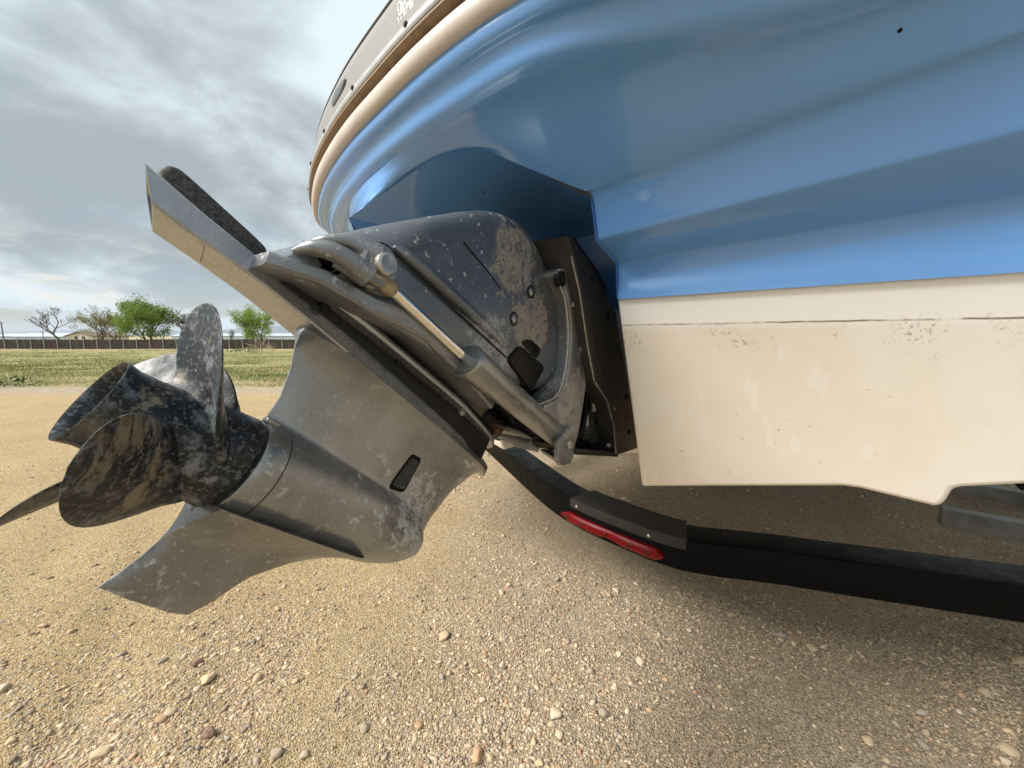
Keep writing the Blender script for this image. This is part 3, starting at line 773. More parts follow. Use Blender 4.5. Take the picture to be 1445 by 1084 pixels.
# parametrise E by station index (8 sub-steps per control interval)
def E_at(i):
    k = i/8.0
    ks = [0, 2, 3, 5, 6, 7]; pts = [(-1.86, -5, 1.28), (-1.85, -1.6, 1.28), (-1.75, -1.15, 1.28), (-1.42, -.80, 1.275), (-1.15, -.62, 1.27), arch[-1]]
    if k <= 7: return tuple(np.array([np.interp(k, ks, [p[j] for p in pts]) for j in range(3)]))
    if k <= 11:
        f = (k-7)/4*(len(arch)-1); ii = np.arange(len(arch)); A_ = arch[::-1]
        return tuple(np.interp(f, ii, [p[j] for p in A_]) for j in range(3))
    tr = float(cv[3][i][0]); t = tr+(TS+.36)*max(0, 1-(k-11)); ar = float(cv[3][i][1])
    t_, a, z = Cst(t); a = min(a, ar-.03)
    return (t, a, z)
rows = []
for i in range(NS):
    rl, rg, gr, ro = [c[i] for c in cv]
    e = np.array(E_at(i)); st = [np.array([rl[0], rl[1], ZR-.001]), np.array([rl[0]*.6+rg[0]*.4, rl[1]*.6+rg[1]*.4+.003, ZR-.014]), np.array([rg[0], rg[1], ZR-.025]), np.array([gr[0]*.8+rg[0]*.2, gr[1]*.8+rg[1]*.2, ZR-.0245]), np.array([gr[0]*.75+ro[0]*.25, gr[1]*.75+ro[1]*.25, ZR-.034]), np.array([gr[0]*.4+ro[0]*.6, gr[1]*.4+ro[1]*.6, ZR-.058]), np.array([ro[0], ro[1]-.012, ZR-.066])]
    dzz = np.array([0, 0, zst[i]-ZR]); st = [q+dzz for q in st]; r = st[-1]; k = i/8
    d = e-r
    inn = np.array([d[0], d[1], 0]); L_ = np.linalg.norm(inn)+1e-6
    wt = float(np.clip((k-9.6)/1.6, 0, 1)); wt = wt*wt*(3-2*wt)
    e = e+np.array([0, .0165, .0085])*wt
    d = e-r; L_ = np.linalg.norm(d[:2])
    end_s = np.array([0, -.90, -.42])*L_*.42; end_a = d*.34
    p1 = r+np.array([d[0]*.42, d[1]*.42, -.004]); p2 = e-(end_s*wt+end_a*(1-wt)); H_ = []
    for q in range(1, 13):
        x = q/12; H_.append((1-x)**3*r+3*x*(1-x)**2*p1+3*x*x*(1-x)*p2+x**3*e)
    up_ = chaikin(st, 2, False)
    rows.append([B(*p) for p in up_]+[B(*p) for p in H_])
n = len(rows[0]); G = np.array(rows); nu = n-12
for _ in range(40):
    for q in range(nu, n-1):
        wq = .5*min(1, (n-1-q)/3, (q-nu+1)/4)
        G[1:-1, q] = G[1:-1, q]*(1-wq)+wq*.5*(G[:-2, q]+G[2:, q])
rows = G; V = [p for r in rows for p in r]; F = grid_faces(NS, n)
under = mesh_obj('platform_underside', V, F, M_blue, boat, True, 60)
# notch tunnel: arch and sides extruded forward to the inner transom
ed = [Cst(TS)]+arch[1:]
lowS = [(TS, strip_pt(k, TS)[0], strip_pt(k, TS)[1]) for k in ('q0', 'A', 'B')]
portl = [(arch[-1][0]-.01, arch[-1][1]-.08, 1.20), (2*TC-TS, a0, z0)]
ring = lowS+ed+portl
V = []; 
for k in range(7):
    x = k/6
    for t, a, z in ring:
        tt = t
        if t < TC-NH: tt = t+(TC-NH-t)*min(1, x*1.2)
        V.append(B(tt, a*(1-x)+(A_IN)*x, z-.05*x*max(0, (z-z0)/.3)))
F = grid_faces(7, len(ring)); F.append(tuple(6*len(ring)+i for i in range(len(ring))))
mesh_obj('drive_notch', V, F, M_blue, boat, True, 45)
# rub rail and platform side, swept along the platform edge
def sweep(profile, name, mat, closed=False, c=None, ang=40):
    c = cv[0] if c is None else c; rows = []
    for i in range(NS):
        d = c[min(i+1, NS-1)]-c[max(i-1, 0)]; d = d/np.linalg.norm(d); o = np.array([-d[1], d[0]])
        rows.append([B(c[i][0]+o[0]*q[0], c[i][1]+o[1]*q[0], zst[i]+q[1]) for q in profile])
    V = [p for r in rows for p in r]
    return mesh_obj(name, V, grid_faces(NS, len(profile), closed), mat, boat, True, ang)
rp = chaikin([(-.012, .0), (.006, -.004), (.015, .005), (.018, .019), (.013, .033), (-.012, .036)], 2, False)
rail = sweep(rp, 'rub_rail', M_rail)
sweep([(-.010, .0365), (.004, .037), (.0225, .0425), (.0225, .046), (-.010, .047)], 'rail_channel', M_gap_shade)
trim = sweep(chaikin([(-.012, .0465), (.022, .0462), (.026, .052), (.021, .068), (-.012, .069)], 1, False), 'rail_trim', M_trim)
side = sweep(chaikin([(-.012, .069), (.015, .070), (.015, .078), (.011, .080), (.004, .150), (-.006, .160), (-.05, .163)], 1, False), 'platform_side', M_mat)
# deck closing the top, a step inside the rim
dk = [B(p[0], p[1], zq+.1628) for p, zq in zip(cv[0], zst)]
cenl = B(TC, -2.6, ZR+.162)
V = dk+[B(TC+(p[0]-TC)*.985, p[1]-.03 if p[1] > -4.9 else p[1], zq+.160) for p, zq in zip(cv[0], zst)]
n = NS; F = [(i, i+1, n+i+1, n+i) for i in range(n-1)]+[tuple(n+i for i in range(n))]
mesh_obj('platform_deck', V, F, M_mat, boat, False)
# screws along the trim strip, marker and sticker on the platform side
def rail_frame(px_, py_, z, off=0.):
    t, a = b_at_z(px_, py_, z); i = int(np.argmin([abs(p[0]-t)+(0 if p[1] > -1.2 else 9) for p in cv[0]]))
    c = cv[0]; d = c[i+1]-c[i-1]; d = d/np.linalg.norm(d); o = np.array([-d[1], d[0]])
    p = c[i]+o*off
    f = (t-c[i][0])/(d[0]+1e-9); p = p+d*f
    return B(p[0], p[1], z), B(*o, 0), B(*d, 0)
for x, y in [(582, 40), (508, 128), (466, 187), (444, 231), (436, 266)]:
    p, o, d = rail_frame(x, y, ZR+.060, .0235)
    v_, f_ = lathe([(-.004, .005), (.002, .005), (.004, .003)], p, o, 10); mesh_obj('screw', v_, f_, M_dark, trim)
p, o, d = rail_frame(480, 130, ZR+.118, .0075)
out = chaikin([(-.06, -.012), (-.02, -.014), (.03, -.013), (.06, -.002), (.045, .009), (-.04, .012)], 2)
v_, f_ = slab(out, -.004, .004, .003, lambda u, v, w: p+d*u+np.array([0, 0, v])+o*w, 2); mesh_obj('side_emblem', v_, f_, plain('emblem_grey', (.12, .12, .125), .4, .2), side)
p2, o2, d2 = rail_frame(577, 8, ZR+.112, .0085)
def sticker_mat():
    m = MB('sticker_print'); n = m.noise(170, 4, .7)
    m.set(color=m.mix(m.mr(n, .50, .56), (.42, .42, .41), (.07, .07, .08)), rough=.5); return m.m
v_, f_ = box(p2, .055, .002, .042, d2, o2, UPV); mesh_obj('warning_sticker', v_, f_, sticker_mat(), side, False)
# small marks on the gelcoat: a drain fitting and a chip in the notch
def on_under(px_, py_):
    deps = bpy.context.evaluated_depsgraph_get(); r = Vector(ray(px_, py_)).normalized()
    hit, loc, nor, *_ = S.ray_cast(deps, Vector(CAMP), r); return np.array(loc), np.array(nor)
bpy.context.view_layer.update()
for x, y, rad, mat in [(1270, 43, .0022, M_black), (682, 272, .004, M_rust), (841, 4, .0012, M_bolt)]:
    l, nn = on_under(x, y); v_, f_ = lathe([(-.002, rad), (.0004, rad), (.0008, rad*.6)], l, nn if nn @ ray(x, y) < 0 else -nn, 12); mesh_obj('hull_plug', v_, f_, mat, boat)

# ------------------------------------------------------------------ the trailer
trailer = thing('boat_trailer', B(TC, -3.2, 0), 'black boat trailer with curved rear bumper and red light bar under the boat', 'trailer')
ZB, HB, DB = .38, .105, .125
front = [b_at_z(x, y, ZB) for x, y in [(712, 636), (760, 675), (805, 704), (870, 731), (940, 756), (1000, 768), (1100, 779), (1200, 793), (1445, 826)]]
lend = np.array(front[0])+(np.array(front[0])-np.array(front[1]))*1.0; rend = np.array(front[-1])+(np.array(front[-1])-np.array(front[-2]))*1.0
fc = np.array(catmull([lend]+[np.array(p) for p in front]+[rend], 6))
for _ in range(3): fc[1:-1] = (fc[:-2]+2*fc[1:-1]+fc[2:])/4
def bar_frame(i):
    d = fc[min(i+1, len(fc)-1)]-fc[max(i-1, 0)]; d = d/np.linalg.norm(d); return d, np.array([-d[1], d[0]])
def bar_sweep(profile, i0, i1, name, mat, parent, closed=True, ang=30):
    rows = []
    for i in range(i0, i1+1):
        d, o = bar_frame(i); o = o if o[1] > 0 else -o
        rows.append([B(fc[i][0]+o[0]*q[0], fc[i][1]+o[1]*q[0], ZB+q[1]) for q in profile])
    n = len(profile); V = [p for r in rows for p in r]; F = grid_faces(len(rows), n, closed)
    if closed: F.append(tuple(range(n))[::-1]); F.append(tuple((len(rows)-1)*n+k for k in range(n)))
    return mesh_obj(name, V, F, mat, parent, True, ang)
NB = len(fc)-1
r_ = .007
bp = [(0, -HB+r_), (0, -r_), (-.002, -.002), (-r_, 0), (-.016, 0), (-.018, -.004), (-DB+r_, -.004), (-DB+.002, -.006), (-DB, -.004-r_), (-DB, -HB+r_), (-DB+r_, -HB), (-r_, -HB)]
bumper = bar_sweep(bp, 0, NB, 'rear_bumper', M_bar, trailer)
def near_i(x, y, z=ZB): t, a = b_at_z(x, y, z); return int(np.argmin([np.hypot(p[0]-t, p[1]-a) for p in fc]))
i0, i1 = near_i(803, 702), near_i(968, 763)
pp = chaikin([(.004, -.030), (.004, .003), (-.002, .006), (-DB-.002, .006), (-DB-.005, .002), (-DB-.005, -.022), (-DB-.002, -.022), (-DB-.002, .0015), (-.002, .0015), (.0012, -.001), (.0012, -.030)], 1)
pad_ = bar_sweep(pp, i0, i1, 'step_pad', M_rubber, trailer)
for fr in (.13, .70):
    i = int(i0+(i1-i0)*fr); d, o = bar_frame(i); o = o if o[1] > 0 else -o
    v_, f_ = lathe([(-.002, .006), (.002, .006), (.004, .0035), (.0045, 0.0)], B(fc[i][0]+o[0]*.004, fc[i][1]+o[1]*.004, ZB-.018), B(*o, 0), 14); mesh_obj('pad_screw', v_, f_, M_bolt, pad_)
j0, j1 = near_i(802, 697), near_i(936, 752); jm = (j0+j1)//2
lt = []
for i in range(j0, j1+1):
    d, o = bar_frame(i); o = o if o[1] > 0 else -o; s = (i-j0)/(j1-j0)
    hh = .018*min(1, math.sqrt(max(0.02, 1-max(0, abs(s-.5)*2-.93)**2/.07**2)))
    zc = -.068+.010*(1-abs(s-.5)*2)*0
    th = .020 if abs(s-.5) > .06 else .012
    hh = hh if abs(s-.5) > .05 else hh*.86
    prof_ = [(0, zc-hh), (th*.7, zc-hh), (th, zc-hh*.6), (th, zc+hh*.6), (th*.7, zc+hh), (0, zc+hh)]
    lt.append([B(fc[i][0]+o[0]*q[0], fc[i][1]+o[1]*q[0], ZB+q[1]) for q in prof_])
V = [p for r in lt for p in r]; F = grid_faces(len(lt), 6, True); F += [tuple(range(6))[::-1], tuple((len(lt)-1)*6+k for k in range(6))]
light = mesh_obj('light_bar', V, F, M_lens, trailer, True, 30)
for k in (.14, .30, .5, .70, .86):
    i = int(j0+(j1-j0)*k); d, o = bar_frame(i); o = o if o[1] > 0 else -o
    v_, f_ = box(B(fc[i][0]+o[0]*.0195, fc[i][1]+o[1]*.0195, ZB-.068), .026 if k != .5 else .006, .003, .016, B(*d, 0), B(*o, 0), UPV)
    oo = mesh_obj('lens_segment', v_, f_, M_lensd, light, False); bv = oo.modifiers.new('b', 'BEVEL'); bv.width = .001
# frame rails forward from the bumper ends, wheels, cross beams
for p_, nm in ((fc[0], -1), (fc[-1], 1)):
    c_ = B(p_[0], (p_[1]-4.6)/2, ZB-HB/2-.003); v_, f_ = box(c_, .075, 4.6+p_[1], HB-.008, TB, FB, UPV); mesh_obj('frame_rail', v_, f_, M_bar, trailer, False)
def beam(p0, p1, zt, h, wd, name):
    t0, a0_ = p0; t1, a1_ = p1; d = np.array([t1-t0, a1_-a0_]); L_ = np.linalg.norm(d); d /= L_; o = np.array([-d[1], d[0]])
    c_ = B((t0+t1)/2, (a0_+a1_)/2, zt-h/2); v_, f_ = box(c_, L_, wd, h, B(*d, 0), B(*o, 0), UPV)
    ob = mesh_obj(name, v_, f_, M_galv, trailer, False); bv = ob.modifiers.new('b', 'BEVEL'); bv.width = .003; bv.segments = 2; return ob
q0_, q1_ = b_at_z(1328, 715, .32), b_at_z(1445, 736, .32); dd = (np.array(q1_)-np.array(q0_)); beam(q0_, np.array(q0_)+dd*3.2, .32, .072, .05, 'cross_beam')
q0_, q1_ = b_at_z(1300, 668, .32), b_at_z(1445, 694, .32); dd = (np.array(q1_)-np.array(q0_)); beam(q0_, np.array(q0_)+dd*3., .32, .06, .05, 'cross_beam')
for t in (TC-1.62, TC+1.62):
    c_ = B(t, -3.55, .31); v_, f_ = lathe([(-.10, .20), (-.105, .27), (-.085, .31), (.085, .31), (.105, .27), (.10, .20)], c_, TB, 36); wh = mesh_obj('wheel', v_, f_, M_tyre, trailer)
    v_, f_ = lathe([(-.07, .0), (-.06, .08), (-.08, .16), (-.09, .2), (.09, .2), (.08, .16), (.06, .08), (.07, 0.)], c_, TB, 24); mesh_obj('rim', v_, f_, M_galv, wh)
v_, f_ = tube([B(TC-1.62, -3.55, .31), B(TC+1.62, -3.55, .31)], .03, 12); mesh_obj('axle', v_, f_, M_bar, trailer)
for t in (TC-.55, TC+.55):
    v_, f_ = box(B(t, -3.6, .70-.06), .10, 2.2, .10, TB, FB, UPV); mesh_obj('bunk', v_, f_, M_grit, trailer, False)
    for a_ in (-2.9, -4.3):
        v_, f_ = box(B(t, a_, .46), .06, .06, .30, TB, FB, UPV); mesh_obj('bunk_post', v_, f_, M_bar, trailer, False)
for a_ in (-2.9, -4.3):
    v_, f_ = box(B(TC-.55, a_, .30), 3.1, .07, .07, TB, FB, UPV); mesh_obj('frame_crossmember', v_, f_, M_bar, trailer, False)
#GROUND

# ------------------------------------------------------------------ ground
def vnoise(x, y, seed=0):
    xi = np.floor(x).astype(int); yi = np.floor(y).astype(int); fx = x-xi; fy = y-yi
    fx = fx*fx*(3-2*fx); fy = fy*fy*(3-2*fy)
    def h(a, b):
        n = (a*374761393+b*668265263+seed*1442695) & 0x7fffffff; n = ((n ^ (n >> 13))*1274126177) & 0x7fffffff
        return ((n ^ (n >> 16)) & 0xffff)/65535.
    return (h(xi, yi)*(1-fx)+h(xi+1, yi)*fx)*(1-fy)+(h(xi, yi+1)*(1-fx)+h(xi+1, yi+1)*fx)*fy
def gz(x, y):
    x = np.asarray(x, float); y = np.asarray(y, float)
    drop = -1.0*np.clip((y-8)/52, 0, 1)
    near = np.clip((14-np.hypot(x, y))/6, 0, 1)
    n = (vnoise(x*1.3, y*1.3, 1)-.5)*.035+(vnoise(x*4+9, y*4, 2)-.5)*.014+(vnoise(x*13, y*13, 3)-.5)*.007+(vnoise(x*40, y*40, 4)-.5)*.004
    # shallow tyre ruts running off to the lower left
    s = (x*.82+y*.57); rut = np.exp(-((s+.42)/.10)**2)*.022+np.exp(-((s+.80)/.10)**2)*.014
    far = (vnoise(x*.15, y*.15, 6)-.5)*.12*np.clip((np.hypot(x, y)-12)/20, 0, 1)
    return drop+near*(n-rut*np.clip((3-y)/2, 0, 1))+far*np.clip((y-8)/10, 0, 1)
def axis_pts(lo, hi, fine_lo, fine_hi, step, grow=1.13):
    p = list(np.arange(fine_lo, fine_hi, step)); st = step
    while p[-1] < hi: st *= grow; p.append(p[-1]+st)
    st = step
    while p[0] > lo: st *= grow; p.insert(0, p[0]-st)
    return np.array(p)
gx = axis_pts(-9000, 9000, -2.6, 2.4, .022, 1.12); gy = axis_pts(-200, 16000, .35, 3.6, .022, 1.10)
X, Y = np.meshgrid(gx, gy); Zg = gz(X, Y)
def gravel_mat():
    m = MB('gravel_and_field'); P = m.pos(); x, y, z = m.sep(P)
    r1 = m.noise(2.2, 5, .6); r2 = m.noise(40, 6, .7); r3 = m.noise(260, 4, .7)
    cell = m.voro(210, None, 'F1', 1); cd_ = m.voro(210, None, 'F1', 0)
    cs = m.sep(cell)
    lot = m.mr(m.math('ADD', x, m.math('MULTIPLY', m.math('SUBTRACT', m.noise(1.1, 4), .5), .9)), -.95, .25)  # light painted into the soil colour: warm at left, greyer under the boat
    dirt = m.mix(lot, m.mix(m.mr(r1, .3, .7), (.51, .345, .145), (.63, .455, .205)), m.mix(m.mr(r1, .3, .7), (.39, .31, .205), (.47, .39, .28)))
    dirt = m.mix(m.math('MULTIPLY', m.mr(r2, .35, .7), .5), dirt, (.30, .235, .165))
    g = m.mix(m.mr(cs[0], 0., 1., 0, 1, False), (.17, .12, .075), (.72, .58, .40))
    dirt = m.mix(m.math('MULTIPLY', m.mr(cs[1], .30, .5), .7), dirt, g)
    # band of pale gravel where the lot meets the field, then dry grass turning green
    yy = m.math('ADD', y, m.math('MULTIPLY', m.math('SUBTRACT', m.noise(.9, 4), .5), 1.1))
    pale = m.mix(m.mr(m.noise(9, 5, .7), .35, .65), (.38, .30, .20), (.49, .41, .30))
    c = m.mix(m.mr(yy, 6.3, 7.0), dirt, pale)
    gn = m.noise(.35, 6, .65, m.mapping((.6, 1.6, 1))); gn2 = m.noise(3, 6, .7)
    grass = m.mix(m.mr(gn, .38, .58), (.40, .33, .17), (.17, .19, .065))
    grass = m.mix(m.math('MULTIPLY', m.mr(gn2, .35, .7), .6), grass, (.30, .27, .12))
    dry = m.mr(y, 40, 55); grass = m.mix(m.math('MULTIPLY', dry, .7), grass, (.42, .33, .21))
    c = m.mix(m.mr(yy, 7.4, 7.9), c, grass)
    m.set(color=c, rough=.95, spec=.15)
    nearb = m.mr(y, 8, 2)
    hgt = m.math('ADD', m.math('MULTIPLY', r2, .8), m.math('ADD', m.math('MULTIPLY', r3, .5), m.math('MULTIPLY', m.mr(cd_, 0, .6, 1, 0), .5)))
    m.bump(hgt, 1.0, .014)
    return m.m
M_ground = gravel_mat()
me = bpy.data.meshes.new('gravel_ground')
nv = X.size; me.vertices.add(nv); me.vertices.foreach_set('co', np.stack([X, Y, Zg], -1).ravel().astype(np.float32))
ny_, nx_ = X.shape; idx = np.arange(nv).reshape(ny_, nx_)
q = np.stack([idx[:-1, :-1], idx[:-1, 1:], idx[1:, 1:], idx[1:, :-1]], -1).reshape(-1, 4)
me.loops.add(q.size); me.loops.foreach_set('vertex_index', q.ravel()); me.polygons.add(len(q)); me.polygons.foreach_set('loop_start', np.arange(len(q))*4)
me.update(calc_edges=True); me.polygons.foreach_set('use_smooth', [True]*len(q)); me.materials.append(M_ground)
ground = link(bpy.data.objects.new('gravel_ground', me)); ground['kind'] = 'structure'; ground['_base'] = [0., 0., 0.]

# stones: the largest are pieces of the ground, the rest one joined mass
PAL = np.array([1.0, .885, .745])*np.array([(.46, .40, .31), (.42, .35, .26), (.52, .47, .39), (.30, .27, .23), (.20, .185, .17), (.25, .24, .23), (.40, .28, .19), (.36, .22, .16), (.47, .42, .36), (.16, .10, .08), (.50, .42, .30), (.34, .32, .30)])
PW = np.array([18, 16, 16, 9, 4, 6, 7, 4, 14, 2, 12, 6.]); PW /= PW.sum()
def ico(sub):
    bm = bmesh.new(); bmesh.ops.create_icosphere(bm, subdivisions=sub, radius=1); v = np.array([p.co[:] for p in bm.verts]); f = np.array([[q.index for q in p.verts] for p in bm.faces]); bm.free(); return v, f
def stone_shape(sub, sd):
    g = np.random.default_rng(sd); v, f = ico(sub)
    for _ in range(9):                                  # random facets
        n = g.normal(size=3); n /= np.linalg.norm(n); d = v@n; k = g.uniform(.45, .80); v = v-np.outer(np.maximum(0, d-k), n)
    v = v*(1+g.normal(size=(len(v), 1))*.04)
    return v*np.array([1, g.uniform(.62, .92), g.uniform(.38, .62)]), f
def scatter(n, ymin, ymax, clump):
    out = []
    while len(out) < n:
        y = ymin*(ymax/ymin)**rng.random(n*2); x = rng.uniform(-1.5, 1.5, n*2)*y
        c = vnoise(x*2.3+5, y*2.3, 11)*.6+vnoise(x*7, y*7+3, 12)*.4
        ok = rng.random(n*2) < np.clip((c-.40)*clump*1.8+.12, .03, 1)*np.clip((x+1.7)/.8, .22, 1)
        out += list(zip(x[ok], y[ok]))
    return np.array(out[:n])
def stone_mat(name, attr):
    m = MB(name)
    if attr:
        a = m.N('ShaderNodeAttribute'); a.attribute_name = 'Col'; c = a.outputs['Color']
    else:
        oi = m.N('ShaderNodeObjectInfo'); cr = m.N('ShaderNodeValToRGB'); cr.color_ramp.interpolation = 'CONSTANT'; m.L(oi.outputs['Random'], cr.inputs[0])
        el = cr.color_ramp.elements; pos = np.concatenate([[0], np.cumsum(PW)[:-1]])
        while len(el) < len(PAL): el.new(.5)
        for e_, p_, c_ in zip(el, pos, PAL): e_.position = p_; e_.color = (*c_, 1)
        c = cr.outputs[0]
    n = m.noise(150, 5, .65); c = m.mix(m.math('MULTIPLY', m.mr(n, .35, .7), .35), c, (.45, .38, .28))
    m.set(color=c, rough=.85, spec=.25); m.bump(n, .3, .002); return m.m
M_stone = stone_mat('stone', False); M_peb = stone_mat('pebble', True)
shapes = [stone_shape(2, 100+i) for i in range(10)]; smesh = []
for v, f in shapes:
    k = bpy.data.meshes.new('stone'); k.from_pydata(v.tolist(), [], f.tolist()); k.polygons.foreach_set('use_smooth', [True]*len(f)); k.materials.append(M_stone); smesh.append(k)
pts = scatter(300, .75, 3.2, 2.2)
hand = [(240, 1005, .030), (228, 932, .026), (170, 945, .022), (515, 1025, .026), (388, 1062, .028), (430, 1060, .026), (780, 1020, .022), (790, 1035, .02), (1143, 955, .02), (1300, 1005, .028), (185, 875, .022), (300, 925, .02), (820, 867, .016), (1225, 1045, .024), (1300, 1050, .03), (135, 800, .018), (60, 885, .03), (1425, 1062, .034), (690, 955, .018), (620, 930, .02)]
for k, (x, y, sz) in enumerate(hand):
    r = ray(x, y); s = -CAM_H/r[2]; pts[k] = (r[0]*s, r[1]*s)
for k in range(300):
    x, y = pts[k]
    sz = hand[k][2]*.66 if k < len(hand) else float(np.clip(rng.lognormal(math.log(.0105), .42), .0065, .026))*(1+.25*max(0, y-1.4))
    o = link(bpy.data.objects.new('stone', smesh[k % 10])); o.parent = ground
    o.location = (x, y, float(gz(x, y))+sz*.16); o.scale = (sz,)*3; o.rotation_euler = (rng.normal()*.2, rng.normal()*.2, rng.uniform(0, 6.28))
def pebbles(n, ymin, ymax, smed, ssig, smin, smax, sub, name, clump):
    P_ = scatter(n, ymin, ymax, clump); base = [stone_shape(sub, 300+i) for i in range(12)]
    sz = np.clip(rng.lognormal(math.log(smed), ssig, n), smin, smax)*(1+.12*np.clip(P_[:, 1]-1.2, 0, 4)); rot = rng.uniform(0, 6.283, n); kind = rng.integers(0, 12, n)
    zz = gz(P_[:, 0], P_[:, 1])+sz*rng.uniform(-.25, .15, n); col = PAL[rng.choice(len(PAL), n, p=PW)]*rng.uniform(.55, 1.3, (n, 1))
    Vs, Fs, Cs, off = [], [], [], 0
    for k in range(12):
        m_ = kind == k; v, f = base[k]; c, s_ = np.cos(rot[m_]), np.sin(rot[m_]); a = sz[m_]
        w = np.stack([np.outer(c, v[:, 0])-np.outer(s_, v[:, 1]), np.outer(s_, v[:, 0])+np.outer(c, v[:, 1]), np.repeat(v[None, :, 2], len(a), 0)], -1)*a[:, None, None]
        w += np.stack([P_[m_, 0], P_[m_, 1], zz[m_]], -1)[:, None]
        Vs.append(w.reshape(-1, 3)); Fs.append((f[None]+(np.arange(len(a))*len(v))[:, None, None]).reshape(-1, 3)+off); Cs.append(np.repeat(col[m_], len(v), 0)); off += w.shape[0]*w.shape[1]
    V = np.concatenate(Vs).astype(np.float32); F = np.concatenate(Fs); C_ = np.concatenate(Cs)
    me = bpy.data.meshes.new(name); me.vertices.add(len(V)); me.vertices.foreach_set('co', V.ravel()); me.loops.add(F.size); me.loops.foreach_set('vertex_index', F.ravel().astype(np.int32)); me.polygons.add(len(F)); me.polygons.foreach_set('loop_start', np.arange(len(F))*3)
    me.update(calc_edges=True); at = me.color_attributes.new('Col', 'FLOAT_COLOR', 'POINT'); at.data.foreach_set('color', np.concatenate([C_, np.ones((len(C_), 1))], 1).ravel().astype(np.float32))
    if sub > 1: me.polygons.foreach_set('use_smooth', [True]*len(F))
    me.materials.append(M_peb); o = link(bpy.data.objects.new(name, me)); o.parent = ground; o['kind'] = 'stuff'; return o
pebbles(38000, .7, 5.0, .0045, .48, .0026, .015, 1, 'loose_pebbles', 1.2)
pebbles(75000, .7, 3.6, .0032, .40, .0016, .0070, 1, 'fine_gravel', .5)

# ------------------------------------------------------------------ field: grass, weeds
def blades(n, ymin, ymax, hmin, hmax, name, label, colfn):
    y = ymin*(ymax/ymin)**rng.random(n); x = y*rng.uniform(-1.45, -.2, n); z = gz(x, y)
    k = vnoise(x*.5, y*.5, 21)*.6+vnoise(x*1.7, y*1.7, 22)*.4; keep = rng.random(n) < np.clip((k-.22)*2.2, .05, 1); x, y, z = x[keep], y[keep], z[keep]; k = k[keep]; n = len(x)
    h = rng.uniform(hmin, hmax, n); a = rng.uniform(0, 6.283, n); w = .006+.00035*y; lx, ly = rng.normal(size=(2, n))*.35*h
    V = np.zeros((n, 3, 3)); V[:, 0] = np.stack([x-np.cos(a)*w, y-np.sin(a)*w, z-.01], -1); V[:, 1] = np.stack([x+np.cos(a)*w, y+np.sin(a)*w, z-.01], -1); V[:, 2] = np.stack([x+lx, y+ly, z+h], -1)
    me = bpy.data.meshes.new(name); me.vertices.add(n*3); me.vertices.foreach_set('co', V.ravel().astype(np.float32)); me.loops.add(n*3); me.loops.foreach_set('vertex_index', np.arange(n*3, dtype=np.int32)); me.polygons.add(n); me.polygons.foreach_set('loop_start', np.arange(n)*3)
    me.update(calc_edges=True); C_ = colfn(n, k, y); at = me.color_attributes.new('Col', 'FLOAT_COLOR', 'POINT'); at.data.foreach_set('color', np.repeat(np.concatenate([C_, np.ones((n, 1))], 1), 3, 0).ravel().astype(np.float32))
    m = MB(name); at_ = m.N('ShaderNodeAttribute'); at_.attribute_name = 'Col'; m.set(color=at_.outputs['Color'], rough=.8, spec=.1); me.materials.append(m.m)
    o = link(bpy.data.objects.new(name, me)); o['kind'] = 'stuff'; o['label'] = label; o['category'] = 'grass'; return o
def gcol(n, k, y):
    g = np.array([.13, .17, .05]); d = np.array([.46, .38, .20]); f = np.clip((k-.35)*2.2+rng.normal(size=n)*.22, 0, 1)*np.clip((52-y)/12, .25, 1)
    return d*(1-f[:, None])+g*f[:, None]
blades(90000, 7.6, 58, .025, .08, 'field_grass', 'thin green and straw coloured grass covering the field', gcol)
M_leafw = plain('weed_leaf', (.075, .115, .035), .6, 0, .4, 20)
M_leafdry = plain('dry_weed', (.40, .33, .19), .8, 0, .3, 20)
def weed(px_, py_, r, h, label, dry=False):
    rr = ray(px_, py_); s = -CAM_H/rr[2]
    for _ in range(20):
        zz = float(gz(rr[0]*s, rr[1]*s)); s = (zz-CAM_H)/rr[2]
    c = np.array([rr[0]*s, rr[1]*s, zz]); V, F = [], []; nl = 150 if h > .12 else 70
    for _ in range(nl):
        a = rng.uniform(0, 6.283); q = r*math.sqrt(rng.random()); L_ = h*rng.uniform(.4, 1)*(1.2-.6*q/r); b = c+np.array([math.cos(a)*q, math.sin(a)*q, L_*rng.uniform(.1, .8)])
        d = np.array([math.cos(a)*.7, math.sin(a)*.7, rng.uniform(.2, 1.2)]); d = d/np.linalg.norm(d)*L_*(.5 if not dry else 1.1); sd = np.cross(d, rng.normal(size=3)); sd = sd/np.linalg.norm(sd)*L_*(.14 if not dry else .02)
        n = len(V); V += [b, b+d*.5+sd, b+d, b+d*.5-sd]; F.append((n, n+1, n+2, n+3))
    root = thing('weed_clump' if not dry else 'dry_grass_clump', c, label, 'weed' if not dry else 'grass')
    o = mesh_obj('leaves', V, F, M_leafdry if dry else M_leafw, root, False); o['kind'] = 'stuff'
weed(14, 545, .42, .20, 'broad leafy green weed clump at the edge of the gravel lot')
weed(68, 522, .30, .10, 'low green weed patch in the field beside two others')
weed(95, 523, .28, .10, 'low round green weed patch in the field, darkest of three')
weed(112, 515, .30, .10, 'small flat weed patch out in the middle of the field')
weed(330, 527, .30, .12, 'single green weed tuft standing behind the propeller blade')
weed(372, 538, .8, .10, 'sparse green weed patch by the gravel edge under the drive leg')
weed(345, 497, 1.6, .5, 'dense green weed bank growing in front of the board fence')
weed(370, 503, .5, .9, 'tall dry grass clump standing in the field before the fence', True)

